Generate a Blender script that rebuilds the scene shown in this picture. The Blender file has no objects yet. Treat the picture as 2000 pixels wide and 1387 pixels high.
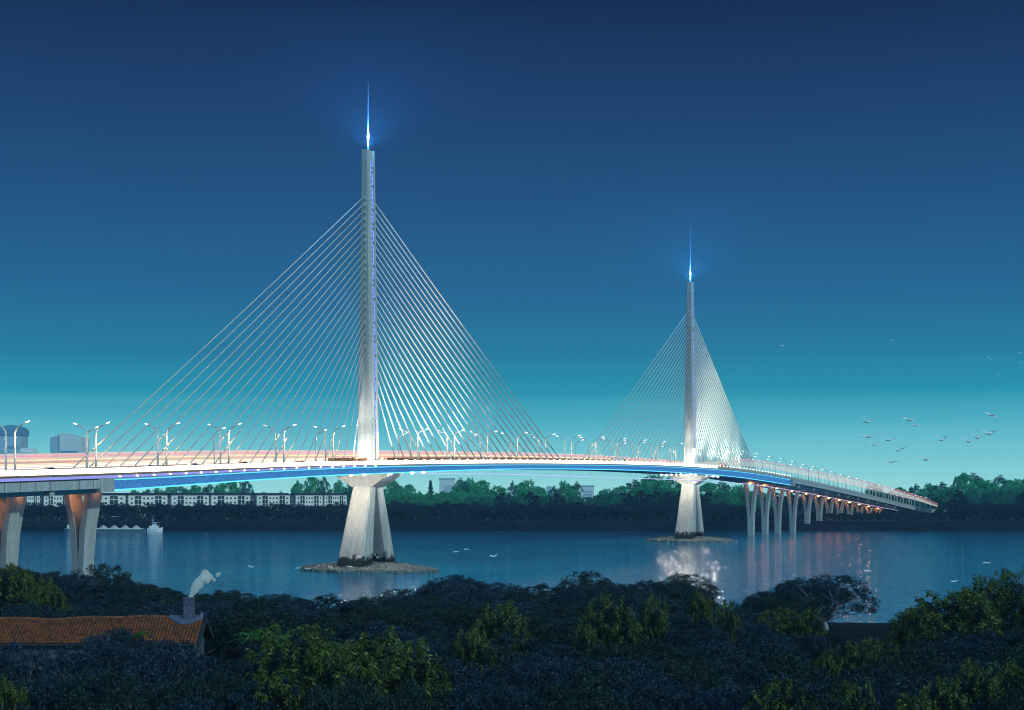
import bpy, math, random
import numpy as np
from mathutils import Vector, Matrix

sc = bpy.context.scene
COL = sc.collection
R = math.radians

# ---------------------------------------------------------------- camera, sky, sun, exposure
F = 2740.0            # focal length in pixels of the 2000-px-wide photograph
HZ = 966.0            # horizon row
EYE = 23.5
cam_d = bpy.data.cameras.new('camera')
cam = bpy.data.objects.new('camera', cam_d)
COL.objects.link(cam)
cam.location = (0, 0, EYE)
cam.rotation_euler = (R(90), 0, 0)
cam_d.sensor_width = 36
cam_d.lens = F / 2000 * 36
cam_d.shift_y = (HZ - 693.5) / 2000
cam_d.clip_start = 0.5
cam_d.clip_end = 20000
sc.camera = cam

def srgb(r, g, b):
    def f(c):
        c /= 255.0
        return c / 12.92 if c <= 0.04045 else ((c + 0.055) / 1.055) ** 2.4
    return (f(r), f(g), f(b), 1.0)

world = bpy.data.worlds.new('World')
sc.world = world
world.use_nodes = True
wn, wl = world.node_tree.nodes, world.node_tree.links
wn.clear()
w_out = wn.new('ShaderNodeOutputWorld')
w_bg = wn.new('ShaderNodeBackground')
w_tc = wn.new('ShaderNodeTexCoord')
w_sep = wn.new('ShaderNodeSeparateXYZ')
w_rmp = wn.new('ShaderNodeValToRGB')
wl.new(w_tc.outputs['Generated'], w_sep.inputs[0])
# faint level streaks in the twilight air
w_map = wn.new('ShaderNodeMapping'); w_map.inputs['Scale'].default_value = (1.2, 1.2, 60)
w_noi = wn.new('ShaderNodeTexNoise'); w_noi.inputs['Scale'].default_value = 2.0; w_noi.inputs['Detail'].default_value = 4
wl.new(w_tc.outputs['Generated'], w_map.inputs[0]); wl.new(w_map.outputs[0], w_noi.inputs['Vector'])
w_ma = wn.new('ShaderNodeMath'); w_ma.operation = 'MULTIPLY_ADD'; w_ma.inputs[1].default_value = 0.012
wl.new(w_noi.outputs[0], w_ma.inputs[0]); wl.new(w_sep.outputs['Z'], w_ma.inputs[2])
w_sub = wn.new('ShaderNodeMath'); w_sub.operation = 'SUBTRACT'; w_sub.inputs[1].default_value = 0.006
wl.new(w_ma.outputs[0], w_sub.inputs[0])
w_mr = wn.new('ShaderNodeMapRange')
w_mr.inputs['From Min'].default_value = -0.02; w_mr.inputs['From Max'].default_value = 0.5
wl.new(w_sub.outputs[0], w_mr.inputs[0])
wl.new(w_mr.outputs[0], w_rmp.inputs[0])
sky_stops = [(-0.02, (148, 206, 206)), (0.006, (142, 207, 208)), (0.025, (116, 194, 202)), (0.052, (72, 166, 184)),
             (0.072, (32, 140, 164)), (0.10, (33, 117, 150)), (0.14, (34, 97, 140)), (0.20, (31, 78, 123)),
             (0.27, (27, 58, 104)), (0.34, (16, 36, 72)), (0.50, (10, 24, 52))]
HAZE_D = 0.00011      # density of the evening air between here and the far city (see the haze box at the end)
def through(zz, c):   # the sky itself is that much brighter than it looks through the air
    T = math.exp(-HAZE_D * (2700 if zz <= 0.055 else 150 / zz))
    return tuple(max(0.0, q - (1 - T) * h_) / T for q, h_ in zip(srgb(*c)[:3], (.006, .035, .08))) + (1,)
el = w_rmp.color_ramp.elements
while len(el) > 1: el.remove(el[-1])
el[0].position = 0; el[0].color = through(*sky_stops[0])
for zz, c in sky_stops[1:]:
    e = el.new((zz + 0.02) / 0.52); e.color = through(zz, c)
# brighter blue sky added behind the camera as fill light
w_az = wn.new('ShaderNodeMapRange'); w_az.interpolation_type = 'SMOOTHSTEP'
w_az.inputs['From Min'].default_value = 0.15; w_az.inputs['From Max'].default_value = -0.85
wl.new(w_sep.outputs['Y'], w_az.inputs[0])
w_mix = wn.new('ShaderNodeMix'); w_mix.data_type = 'RGBA'
w_mix.inputs[7].default_value = (0.24, 0.62, 0.98, 1)
wl.new(w_az.outputs[0], w_mix.inputs[0]); wl.new(w_rmp.outputs[0], w_mix.inputs[6])
wl.new(w_mix.outputs[2], w_bg.inputs['Color'])
w_bg.inputs['Strength'].default_value = 1.0
wl.new(w_bg.outputs[0], w_out.inputs[0])

sun_d = bpy.data.lights.new('sun', 'SUN')
sun = bpy.data.objects.new('sun', sun_d)
COL.objects.link(sun)
sun_d.energy = 1.3
sun_d.angle = R(3)
sun_d.color = (0.80, 1.0, 0.93)
SUN_AZ, SUN_EL = R(126), R(23)     # low, to the right and a little behind the camera
sd = Vector((math.sin(SUN_AZ) * math.cos(SUN_EL), math.cos(SUN_AZ) * math.cos(SUN_EL), math.sin(SUN_EL)))
sun.rotation_euler = sd.to_track_quat('Z', 'Y').to_euler()

sc.view_settings.view_transform = 'Standard'
sc.view_settings.look = 'None'
sc.view_settings.exposure = 0
sc.view_settings.gamma = 1
sc.render.engine = 'CYCLES'
cy = sc.cycles
cy.use_denoising = True
cy.filter_width = 1.0
cy.max_bounces = 8
cy.diffuse_bounces = 2
cy.glossy_bounces = 3
cy.transparent_max_bounces = 12
cy.transmission_bounces = 3
cy.volume_bounces = 6
cy.sample_clamp_indirect = 12
cy.caustics_reflective = False
cy.caustics_refractive = False

# ---------------------------------------------------------------- helpers
rnd = random.Random(7)
nrng = np.random.default_rng(11)

def at(px, py, Y):
    return Vector(((px - 1000) / F * Y, Y, EYE + (HZ - py) / F * Y))

def ztop(py, Y):
    return EYE + (HZ - py) / F * Y

class MB:
    """collects faces; build() links them as ONE mesh object"""
    def __init__(s):
        s.v = []; s.f = []; s.mi = []; s.cur = 0
    def add(s, vs, fs):
        b = len(s.v)
        s.v += [tuple(p) for p in vs]
        s.f += [tuple(b + i for i in f) for f in fs]
        s.mi += [s.cur] * len(fs)
        return s
    def box(s, c, d, ax=None):
        x, y, z = (Vector(a) for a in (ax or ((1, 0, 0), (0, 1, 0), (0, 0, 1))))
        c = Vector(c)
        vs = [c + x * (i * d[0] / 2) + y * (j * d[1] / 2) + z * (k * d[2] / 2) for k in (-1, 1) for j in (-1, 1) for i in (-1, 1)]
        return s.add(vs, [(0, 2, 3, 1), (4, 5, 7, 6), (0, 1, 5, 4), (2, 6, 7, 3), (0, 4, 6, 2), (1, 3, 7, 5)])
    def loft(s, rings, caps=True, closed=True):
        n = len(rings[0]); vs = [p for r in rings for p in r]; fs = []
        for i in range(len(rings) - 1):
            for j in range(n if closed else n - 1):
                k = (j + 1) % n
                fs.append((i * n + j, i * n + k, (i + 1) * n + k, (i + 1) * n + j))
        if caps and closed:
            fs.append(tuple(range(n))[::-1]); fs.append(tuple((len(rings) - 1) * n + j for j in range(n)))
        return s.add(vs, fs)
    def tube(s, pts, rad, n=6, caps=True):
        pts = [Vector(p) for p in pts]
        rad = rad if hasattr(rad, '__len__') else [rad] * len(pts)
        rings = []
        ref = None
        for i, p in enumerate(pts):
            d = (pts[min(i + 1, len(pts) - 1)] - pts[max(i - 1, 0)]).normalized()
            if ref is None:
                ref = Vector((0, 0, 1)) if abs(d.z) < 0.9 else Vector((1, 0, 0))
            a = d.cross(ref)
            if a.length < 1e-4: a = d.cross(Vector((0.3, 1, 0.2)))
            a.normalize(); b = d.cross(a).normalized()
            ref = -b if False else ref
            rings.append([p + (a * math.cos(2 * math.pi * k / n) + b * math.sin(2 * math.pi * k / n)) * rad[i] for k in range(n)])
        return s.loft(rings, caps)
    def lathe(s, c, prof, n=10):
        c = Vector(c)
        return s.loft([[c + Vector((r * math.cos(2 * math.pi * k / n), r * math.sin(2 * math.pi * k / n), z)) for k in range(n)] for r, z in prof])
    def build(s, name, mats, parent=None, smooth=False, loc=None):
        me = bpy.data.meshes.new(name)
        me.from_pydata(s.v, [], s.f)
        mats = mats if isinstance(mats, (list, tuple)) else [mats]
        for m in mats: me.materials.append(m)
        if len(mats) > 1: me.polygons.foreach_set('material_index', s.mi)
        if smooth: me.polygons.foreach_set('use_smooth', [True] * len(me.polygons))
        me.update()
        o = bpy.data.objects.new(name, me)
        COL.objects.link(o)
        if parent is not None: o.parent = parent
        if loc is not None: o.location = loc
        return o

def tag(o, label=None, cat=None, group=None, kind=None):
    if label: o['label'] = label
    if cat: o['category'] = cat
    if group: o['group'] = group
    if kind: o['kind'] = kind
    return o

def empty(name, loc, rz=0.0):
    o = bpy.data.objects.new(name, None)
    o.empty_display_size = 0.5
    COL.objects.link(o)
    o.location = loc; o.rotation_euler = (0, 0, rz)
    return o

KIDS = {}
def copy_tree(o, parent=None):
    c = o.copy(); COL.objects.link(c)
    if parent is not None: c.parent = parent
    for ch in list(o.children): copy_tree(ch, c)
    return c

ORD = ['zeroth', 'first', 'second', 'third', 'fourth', 'fifth', 'sixth', 'seventh', 'eighth', 'ninth', 'tenth', 'eleventh', 'twelfth',
       'thirteenth', 'fourteenth', 'fifteenth', 'sixteenth', 'seventeenth', 'eighteenth', 'nineteenth', 'twentieth']
def ordinal(i):
    if i <= 20: return ORD[i]
    t, u_ = divmod(i, 10)
    tens = {2: 'twent', 3: 'thirt', 4: 'fort', 5: 'fift', 6: 'sixt', 7: 'sevent', 8: 'eight', 9: 'ninet', 10: 'one hundred', 11: 'one hundred and ten'}[t]
    return tens + 'ieth' if u_ == 0 else tens + 'y-' + ORD[u_]

# ---------------------------------------------------------------- materials
def new_mat(name):
    m = bpy.data.materials.new(name); m.use_nodes = True
    nt = m.node_tree
    return m, nt.nodes, nt.links, nt.nodes['Principled BSDF']

def mat(name, c, rough=0.7, metal=0.0, spec=0.4, var=0.25, scale=0.6, bump=0.0, island=0.0, c2=None, detail=4, stretch=None):
    m, N, L, P = new_mat(name)
    P.inputs['Roughness'].default_value = rough; P.inputs['Metallic'].default_value = metal
    P.inputs['Specular IOR Level'].default_value = spec
    tc = N.new('ShaderNodeTexCoord'); no = N.new('ShaderNodeTexNoise')
    no.inputs['Scale'].default_value = scale; no.inputs['Detail'].default_value = detail
    src = tc.outputs['Object']
    if stretch:
        mp = N.new('ShaderNodeMapping'); mp.inputs['Scale'].default_value = stretch
        L.new(src, mp.inputs[0]); src = mp.outputs[0]
    L.new(src, no.inputs['Vector'])
    rp = N.new('ShaderNodeValToRGB')
    c2_ = c2 or tuple(max(0, x * (1 - var)) for x in c[:3])
    c1_ = c if c2 else tuple(min(1, x * (1 + var * 0.6)) for x in c[:3])
    rp.color_ramp.elements[0].position = 0.3; rp.color_ramp.elements[1].position = 0.7
    rp.color_ramp.elements[0].color = (*c2_[:3], 1); rp.color_ramp.elements[1].color = (*c1_[:3], 1)
    if island:
        ge = N.new('ShaderNodeNewGeometry'); mm = N.new('ShaderNodeMix')
        mm.inputs[0].default_value = island
        L.new(no.outputs[0], mm.inputs[2]); L.new(ge.outputs['Random Per Island'], mm.inputs[3])
        L.new(mm.outputs[0], rp.inputs[0])
        rp.color_ramp.elements[0].position = 0.15; rp.color_ramp.elements[1].position = 0.9
    else:
        L.new(no.outputs[0], rp.inputs[0])
    L.new(rp.outputs[0], P.inputs['Base Color'])
    if bump:
        b = N.new('ShaderNodeBump'); b.inputs['Strength'].default_value = bump
        L.new(no.outputs[0], b.inputs['Height']); L.new(b.outputs[0], P.inputs['Normal'])
    return m

def emit(name, c, s, base=0.3):
    m, N, L, P = new_mat(name)
    P.inputs['Base Color'].default_value = (*[x * base for x in c[:3]], 1)
    P.inputs['Emission Color'].default_value = (*c[:3], 1)
    P.inputs['Emission Strength'].default_value = s
    P.inputs['Roughness'].default_value = 0.5
    return m

def concrete_mat(name, c, stain_top=None, joint=None):
    """pale concrete, weather streaks; optional dark algae below a height (object z)"""
    m, N, L, P = new_mat(name)
    P.inputs['Roughness'].default_value = 0.85; P.inputs['Specular IOR Level'].default_value = 0.25
    tc = N.new('ShaderNodeTexCoord')
    n1 = N.new('ShaderNodeTexNoise'); n1.inputs['Scale'].default_value = 2.2; n1.inputs['Detail'].default_value = 8
    n2 = N.new('ShaderNodeTexNoise'); n2.inputs['Scale'].default_value = 0.35; n2.inputs['Detail'].default_value = 4
    mp = N.new('ShaderNodeMapping'); mp.inputs['Scale'].default_value = (2.6, 2.6, 0.12)
    L.new(tc.outputs['Object'], mp.inputs[0]); L.new(mp.outputs[0], n2.inputs['Vector']); L.new(tc.outputs['Object'], n1.inputs['Vector'])
    ad = N.new('ShaderNodeMath'); ad.operation = 'ADD'
    L.new(n1.outputs[0], ad.inputs[0]); L.new(n2.outputs[0], ad.inputs[1])
    rp = N.new('ShaderNodeValToRGB')
    rp.color_ramp.elements[0].position = 0.36; rp.color_ramp.elements[1].position = 0.64
    half = N.new('ShaderNodeMath'); half.operation = 'MULTIPLY'; half.inputs[1].default_value = 0.5
    L.new(ad.outputs[0], half.inputs[0]); L.new(half.outputs[0], rp.inputs[0])
    rp.color_ramp.elements[0].color = (*[x * 0.72 for x in c[:3]], 1); rp.color_ramp.elements[1].color = (*[min(1, x * 1.15) for x in c[:3]], 1)
    out = rp.outputs[0]
    if stain_top is not None:
        sp = N.new('ShaderNodeSeparateXYZ'); L.new(tc.outputs['Object'], sp.inputs[0])
        n3 = N.new('ShaderNodeTexNoise'); n3.inputs['Scale'].default_value = 0.7; n3.inputs['Detail'].default_value = 5
        L.new(tc.outputs['Object'], n3.inputs['Vector'])
        ma = N.new('ShaderNodeMath'); ma.operation = 'MULTIPLY_ADD'; ma.inputs[1].default_value = -6.0
        L.new(n3.outputs[0], ma.inputs[0]); L.new(sp.outputs['Z'], ma.inputs[2])
        mr = N.new('ShaderNodeMapRange'); mr.inputs['From Min'].default_value = stain_top - 3.6; mr.inputs['From Max'].default_value = stain_top - 2.2
        L.new(ma.outputs[0], mr.inputs[0])
        mx = N.new('ShaderNodeMix'); mx.data_type = 'RGBA'
        mx.inputs[6].default_value = (0.012, 0.016, 0.014, 1)
        L.new(mr.outputs[0], mx.inputs[0]); L.new(out, mx.inputs[7]); out = mx.outputs[2]
    if joint:
        sp = N.new('ShaderNodeSeparateXYZ'); L.new(tc.outputs['Object'], sp.inputs[0])
        dv = N.new('ShaderNodeVectorMath'); dv.operation = 'DOT_PRODUCT'; dv.inputs[1].default_value = joint
        L.new(tc.outputs['Object'], dv.inputs[0])
        fr = N.new('ShaderNodeMath'); fr.operation = 'FRACT'; L.new(dv.outputs['Value'], fr.inputs[0])
        lt = N.new('ShaderNodeMath'); lt.operation = 'LESS_THAN'; lt.inputs[1].default_value = 0.035; L.new(fr.outputs[0], lt.inputs[0])
        mx = N.new('ShaderNodeMix'); mx.data_type = 'RGBA'; mx.inputs[7].default_value = (*[x * 0.25 for x in c[:3]], 1)
        L.new(lt.outputs[0], mx.inputs[0]); L.new(out, mx.inputs[6]); out = mx.outputs[2]
    L.new(out, P.inputs['Base Color'])
    b = N.new('ShaderNodeBump'); b.inputs['Strength'].default_value = 0.25; b.inputs['Distance'].default_value = 0.05
    L.new(n1.outputs[0], b.inputs['Height']); L.new(b.outputs[0], P.inputs['Normal'])
    return m

M = {}
M['concrete'] = concrete_mat('pale_concrete', (0.44, 0.45, 0.42))
M['pylon'] = concrete_mat('pylon_concrete', (0.40, 0.42, 0.40), stain_top=4.6)
M['asphalt'] = mat('asphalt', (0.05, 0.05, 0.055), 0.9)
M['steel'] = mat('painted_steel', (0.35, 0.37, 0.4), 0.5, 0.2)
M['post'] = mat('lamp_post_paint', (0.82, 0.80, 0.76), 0.45, 0.1)
M['cable'] = mat('cable_sheath', (0.60, 0.59, 0.56), 0.45, var=0.1)
M['rail'] = mat('median_panel', (0.42, 0.20, 0.08), 0.7, c2=(0.10, 0.045, 0.025), scale=1.6, detail=6)
M['dark_steel'] = mat('dark_steel', (0.05, 0.055, 0.07), 0.5, 0.3)
M['trail_glow_white'] = emit('white_trail_band', (1.0, 0.90, 0.78), 4.5)  # white, pink, orange, cream, red glows put in as light trails of traffic
M['trail_glow_pink'] = emit('pink_trail_tube', (1.0, 0.38, 0.46), .8)
M['trail_glow_orange'] = emit('orange_trail_tube', (1.0, 0.58, 0.26), 1.5)
M['trail_glow_cream'] = emit('cream_trail_tube', (1.0, 0.80, 0.66), 1.4)
M['trail_glow_red'] = emit('red_trail_tube', (1.0, 0.25, 0.18), 0.9)
M['led_cyan'] = emit('cyan_led_strip', (0.10, 0.62, 1.0), 1.5)
M['led_violet'] = emit('violet_led_strip', (0.36, 0.36, 0.95), 0.75)
M['line_glow_lilac'] = emit('lilac_light_line', (0.55, 0.60, 1.0), 0.9)
M['led_mast'] = emit('mast_led_lattice', (0.20, 0.34, 1.0), 1.2)
M['lamp_glow'] = emit('street_lamp_glow', (1.0, 0.93, 0.82), 2.6)
M['edge_glow'] = emit('edge_lamp_glow', (1.0, 0.90, 0.66), 7.0)
M['orange_glow'] = emit('orange_flood_glow', (1.0, 0.36, 0.12), 110.0)
M['rock'] = mat('riprap_rock', (0.20, 0.22, 0.21), 0.95, c2=(0.04, 0.055, 0.05), scale=1.3, detail=10, bump=0.8)
M['white_paint'] = mat('white_paint', (0.78, 0.78, 0.74), 0.5, var=0.1)
M['glass'] = mat('dark_glass', (0.02, 0.035, 0.05), 0.12, spec=0.6, var=0.1)

def wash_face_mat():  # blue wash of the edge strips put into the face as emission
    m, N, L, P = new_mat('blue_wash_face')
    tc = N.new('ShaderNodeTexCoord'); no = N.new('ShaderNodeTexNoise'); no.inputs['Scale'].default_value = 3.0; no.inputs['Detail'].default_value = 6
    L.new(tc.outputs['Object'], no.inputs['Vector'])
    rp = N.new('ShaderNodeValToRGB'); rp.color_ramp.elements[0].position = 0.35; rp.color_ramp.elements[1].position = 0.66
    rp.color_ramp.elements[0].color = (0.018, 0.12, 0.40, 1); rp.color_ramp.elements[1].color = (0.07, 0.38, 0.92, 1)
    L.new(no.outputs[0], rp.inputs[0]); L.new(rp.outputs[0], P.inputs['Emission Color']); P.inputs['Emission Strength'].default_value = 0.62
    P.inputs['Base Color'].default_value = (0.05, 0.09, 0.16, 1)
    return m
M['blue_wash'] = wash_face_mat()

def trail_mat(name, c, strength, alpha, seed):
    """see-through sheet, traffic light trails put in as glowing streaks"""
    m, N, L, P = new_mat(name)
    N.remove(P)
    tc = N.new('ShaderNodeTexCoord'); mp = N.new('ShaderNodeMapping'); mp.inputs['Scale'].default_value = (0.004, 0.004, 1.4); mp.inputs['Location'].default_value = (seed, 0, seed)
    no = N.new('ShaderNodeTexNoise'); no.inputs['Scale'].default_value = 2.2; no.inputs['Detail'].default_value = 5
    L.new(tc.outputs['UV'], mp.inputs[0]); L.new(mp.outputs[0], no.inputs['Vector'])
    rp = N.new('ShaderNodeValToRGB'); rp.color_ramp.elements[0].position = 0.35; rp.color_ramp.elements[1].position = 0.7
    rp.color_ramp.elements[0].color = (alpha * 0.25,) * 3 + (1,); rp.color_ramp.elements[1].color = (alpha * 1.3,) * 3 + (1,)
    L.new(no.outputs[0], rp.inputs[0])
    tr = N.new('ShaderNodeBsdfTransparent'); em = N.new('ShaderNodeEmission')
    em.inputs['Color'].default_value = (*c, 1); em.inputs['Strength'].default_value = strength
    mx = N.new('ShaderNodeMixShader'); L.new(rp.outputs[0], mx.inputs[0]); L.new(tr.outputs[0], mx.inputs[1]); L.new(em.outputs[0], mx.inputs[2])
    L.new(mx.outputs[0], N['Material Output'].inputs[0])
    return m
M['trail_streak_pink'] = trail_mat('pink_trail_streaks', (1.0, 0.76, 0.64), 1.0, 0.62, 3.0)
M['trail_streak_white'] = trail_mat('white_trail_streaks', (0.95, 0.93, 0.90), 0.75, 0.55, 8.0)

# leaves, bark, ground
def leaf(name, a, b, rough=0.5, scale=0.35):
    return mat(name, a, rough, spec=0.2, c2=b, scale=scale, island=0.6)
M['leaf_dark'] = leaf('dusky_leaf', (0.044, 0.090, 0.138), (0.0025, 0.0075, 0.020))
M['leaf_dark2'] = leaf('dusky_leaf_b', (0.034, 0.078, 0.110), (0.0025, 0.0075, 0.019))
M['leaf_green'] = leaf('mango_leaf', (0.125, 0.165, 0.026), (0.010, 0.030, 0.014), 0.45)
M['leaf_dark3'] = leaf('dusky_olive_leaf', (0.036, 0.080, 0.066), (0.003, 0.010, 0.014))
M['leaf_inner'] = leaf('old_leaf_shade', (0.007, 0.018, 0.012), (0.003, 0.008, 0.008), 0.5)  # older inner leaves, darkened further for shade between the rosettes
M['leaf_palm'] = leaf('palm_leaf', (0.06, 0.20, 0.03), (0.02, 0.08, 0.02), 0.5)
M['leaf_bank'] = leaf('bank_leaf', (0.013, 0.050, 0.056), (0.003, 0.014, 0.026), 0.6, 0.1)
M['leaf_far'] = leaf('far_leaf', (0.08, 0.66, 0.28), (0.03, 0.26, 0.14), 0.6, 0.08)
M['leaf_far2'] = leaf('far_leaf_b', (0.045, 0.34, 0.20), (0.016, 0.13, 0.11), 0.6, 0.08)
M['bark'] = mat('grey_bark', (0.20, 0.22, 0.24), 0.9, scale=3, var=0.5)
M['bark_dark'] = mat('dark_bark', (0.06, 0.06, 0.06), 0.9, scale=3, var=0.4)
M['ground'] = mat('dark_earth_and_grass', (0.016, 0.026, 0.030), 0.95, spec=.1, c2=(0.004, 0.007, 0.014), scale=0.12, detail=8, stretch=(0.4, 1.4, 1))
M['bank'] = mat('dark_bank_earth', (0.007, 0.011, 0.026), 0.95, spec=.1, c2=(0.003, 0.005, 0.015), scale=0.05, detail=6, stretch=(0.2, 1, 1))

# ---------------------------------------------------------------- water, ground, far bank
def shore(x):                       # near shoreline, distance from the camera
    return 268 + 4 * math.sin(x * 0.05) + 3 * math.sin(x * 0.13 + 1)
def ground_z(x, Y):
    s = min(1.0, max(0.0, (shore(x) - Y) / 82.0))
    return -0.4 + 4.4 * (s * s * (3 - 2 * s)) ** 0.8 if s > 0 else -0.6 - 0.03 * (Y - shore(x))

def water():
    m, N, L, P = new_mat('river_water')
    P.inputs['Base Color'].default_value = (0.004, 0.20, 0.40, 1)
    P.inputs['Roughness'].default_value = 0.06
    P.inputs['IOR'].default_value = 1.33
    tc = N.new('ShaderNodeTexCoord')
    acc = None
    for sx, sy, sc_, amp, det in ((0.06, 0.50, 1.0, 1.3, 3), (0.45, 1.8, 1.0, 0.40, 2), (0.35, 0.13, 1.0, 1.5, 3), (0.010, 0.07, 1.0, 2.0, 3)):
        mp = N.new('ShaderNodeMapping'); mp.inputs['Scale'].default_value = (sx, sy, 1)
        no = N.new('ShaderNodeTexNoise'); no.inputs['Scale'].default_value = sc_; no.inputs['Detail'].default_value = det
        L.new(tc.outputs['Object'], mp.inputs[0]); L.new(mp.outputs[0], no.inputs['Vector'])
        mu = N.new('ShaderNodeMath'); mu.operation = 'MULTIPLY_ADD'; mu.inputs[1].default_value = amp
        L.new(no.outputs[0], mu.inputs[0])
        if acc is not None: L.new(acc, mu.inputs[2])
        acc = mu.outputs[0]
    b = N.new('ShaderNodeBump'); b.inputs['Strength'].default_value = 1.0; b.inputs['Distance'].default_value = 0.16
    L.new(acc, b.inputs['Height']); L.new(b.outputs[0], P.inputs['Normal'])
    w = MB().add([(-4000, 180, 0), (4000, 180, 0), (4000, 960, 0), (-4000, 960, 0)], [(0, 1, 2, 3)]).build('water', m)
    tag(w, kind='structure')
water()

def near_ground():
    g = MB(); xs = list(range(-260, 261, 10)); ys = list(range(-40, 300, 8))
    vs = [(x, y, ground_z(x, y) + 0.25 * math.sin(x * .31 + y * .17) * math.sin(y * .23)) for y in ys for x in xs]
    n = len(xs)
    g.add(vs, [(j * n + i, j * n + i + 1, (j + 1) * n + i + 1, (j + 1) * n + i) for j in range(len(ys) - 1) for i in range(n - 1)])
    tag(g.build('ground', M['ground'], smooth=True), kind='structure')
near_ground()

def far_ground():
    g = MB(); xs = list(range(-6000, 6001, 60))
    prof = [(896, -0.8), (903, 0.6), (926, 5.6), (930, 6.0), (980, 6.8), (1100, 7.6), (2200, 8.0), (12000, 8.0)]
    vs = [(x, y + 3 * math.sin(x * .01) * (1 if y < 2000 else 0), z) for (y, z) in prof for x in xs]
    n = len(xs)
    g.add(vs, [(j * n + i, j * n + i + 1, (j + 1) * n + i + 1, (j + 1) * n + i) for j in range(len(prof) - 1) for i in range(n - 1)])
    tag(g.build('terrain', M['bank'], smooth=False), kind='structure')
    # the pale path that runs along the top of the bank
    p = MB(); xs = list(range(-600, 601, 20))
    vs = [(x, y + 3 * math.sin(x * .01), z + 0.1) for (y, z) in ((928.0, 5.85), (932.5, 6.06)) for x in xs]
    n = len(xs)
    p.add(vs, [(i, i + 1, n + i + 1, n + i) for i in range(n - 1)])
    tag(p.build('path', mat('worn_path', (0.05, 0.06, 0.07), 0.9, scale=0.2)), kind='structure')
far_ground()

# ---------------------------------------------------------------- the bridge
P1 = Vector((-44.4, 433.0, 0))
SPAN = 299.9
U = Vector((133.5, 268.5, 0)).normalized()          # along the bridge, away from the camera
NRM = Vector((U.y, -U.x, 0))                         # across the bridge, towards the camera
UP = Vector((0, 0, 1))
prof_t = [-300, -220, -160, -123, -76, -27, 72, 195, 280, 335, 389, 437, 503, 651, 851, 913, 960, 1020, 1200]
prof_z = [22.6, 25.2, 27.2, 28.5, 30.4, 32.0, 34.5, 36.4, 36.6, 36.1, 34.7, 32.9, 29.9, 22.4, 11.6, 9.4, 8.7, 8.5, 8.5]
def interp(t, xs, zs):
    if t <= xs[0]: return zs[0]
    if t >= xs[-1]: return zs[-1]
    for i in range(len(xs) - 1):
        if t <= xs[i + 1]:
            x0, x1, z0, z1 = xs[i], xs[i + 1], zs[i], zs[i + 1]
            m0 = (z1 - zs[i - 1]) / (x1 - xs[i - 1]) if i > 0 else (z1 - z0) / (x1 - x0)
            m1 = (zs[i + 2] - z0) / (xs[i + 2] - x0) if i + 2 < len(xs) else (z1 - z0) / (x1 - x0)
            h = x1 - x0; s = (t - x0) / h
            return (2*s**3-3*s**2+1)*z0 + (s**3-2*s**2+s)*h*m0 + (-2*s**3+3*s**2)*z1 + (s**3-s**2)*h*m1
def zd(t): return interp(t, prof_t, prof_z)
def W(t, o, z): return U * t + NRM * o + UP * z       # bridge coordinates, relative to the first pylon's foot

bridge = empty('cable_stayed_bridge', P1)
tag(bridge, 'long floodlit cable-stayed bridge with two tall pylons crossing the river', 'bridge')

def frange(a, b, step):
    n = max(1, int(round((b - a) / step)))
    return [a + (b - a) * i / n for i in range(n + 1)]

def sweep(mb, t0, t1, prof, step=8.0, rise=None):
    """prof(t) -> list of (o, dz) relative to deck level"""
    mb.loft([[W(t, o, zd(t) + dz) for o, dz in prof(t)] for t in frange(t0, t1, step)])
    return mb

T0, TL, TR, T1 = -290.0, -128.0, 440.0, 1150.0
HW = 14.0
def fasc(t): return interp(t, [-300, -120, 0, 440, 960], [1.4, 1.4, 0.55, 0.55, 0.6])
def belly(t): return interp(t, [-140, -123, -50, 0, 72, 150, 280, 389, 445], [4.0, 4.0, 3.05, 2.65, 2.2, 2.4, 3.3, 3.9, 3.9])

# deck slab with asphalt
sweep(MB(), T0, T1, lambda t: [(-HW, -0.55), (HW, -0.55), (HW, 0.0), (-HW, 0.0)]).build('deck', M['concrete'], bridge)
rd = MB()
for o0, o1 in ((1.6, 13.2), (-13.2, -1.6)):
    sweep(rd, T0, T1, lambda t: [(o0, 0.004), (o1, 0.004), (o1, 0.03), (o0, 0.03)])
rd.build('road_surface', M['asphalt'], bridge)
mk = MB()
for o in (2.2, 12.6, -2.2, -12.6):
    sweep(mk, T0, T1, lambda t: [(o - .09, 0.034), (o + .09, 0.034), (o + .09, 0.04), (o - .09, 0.04)], 20)
for o in (5.6, 9.2, -5.6, -9.2):
    t = T0
    while t < T1 - 8:
        mk.add([W(t, o - .09, zd(t) + .036), W(t, o + .09, zd(t) + .036), W(t + 5, o + .09, zd(t + 5) + .036), W(t + 5, o - .09, zd(t + 5) + .036)], [(0, 1, 2, 3)])
        t += 12
mk.build('lane_marking', M['white_paint'], bridge)
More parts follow.
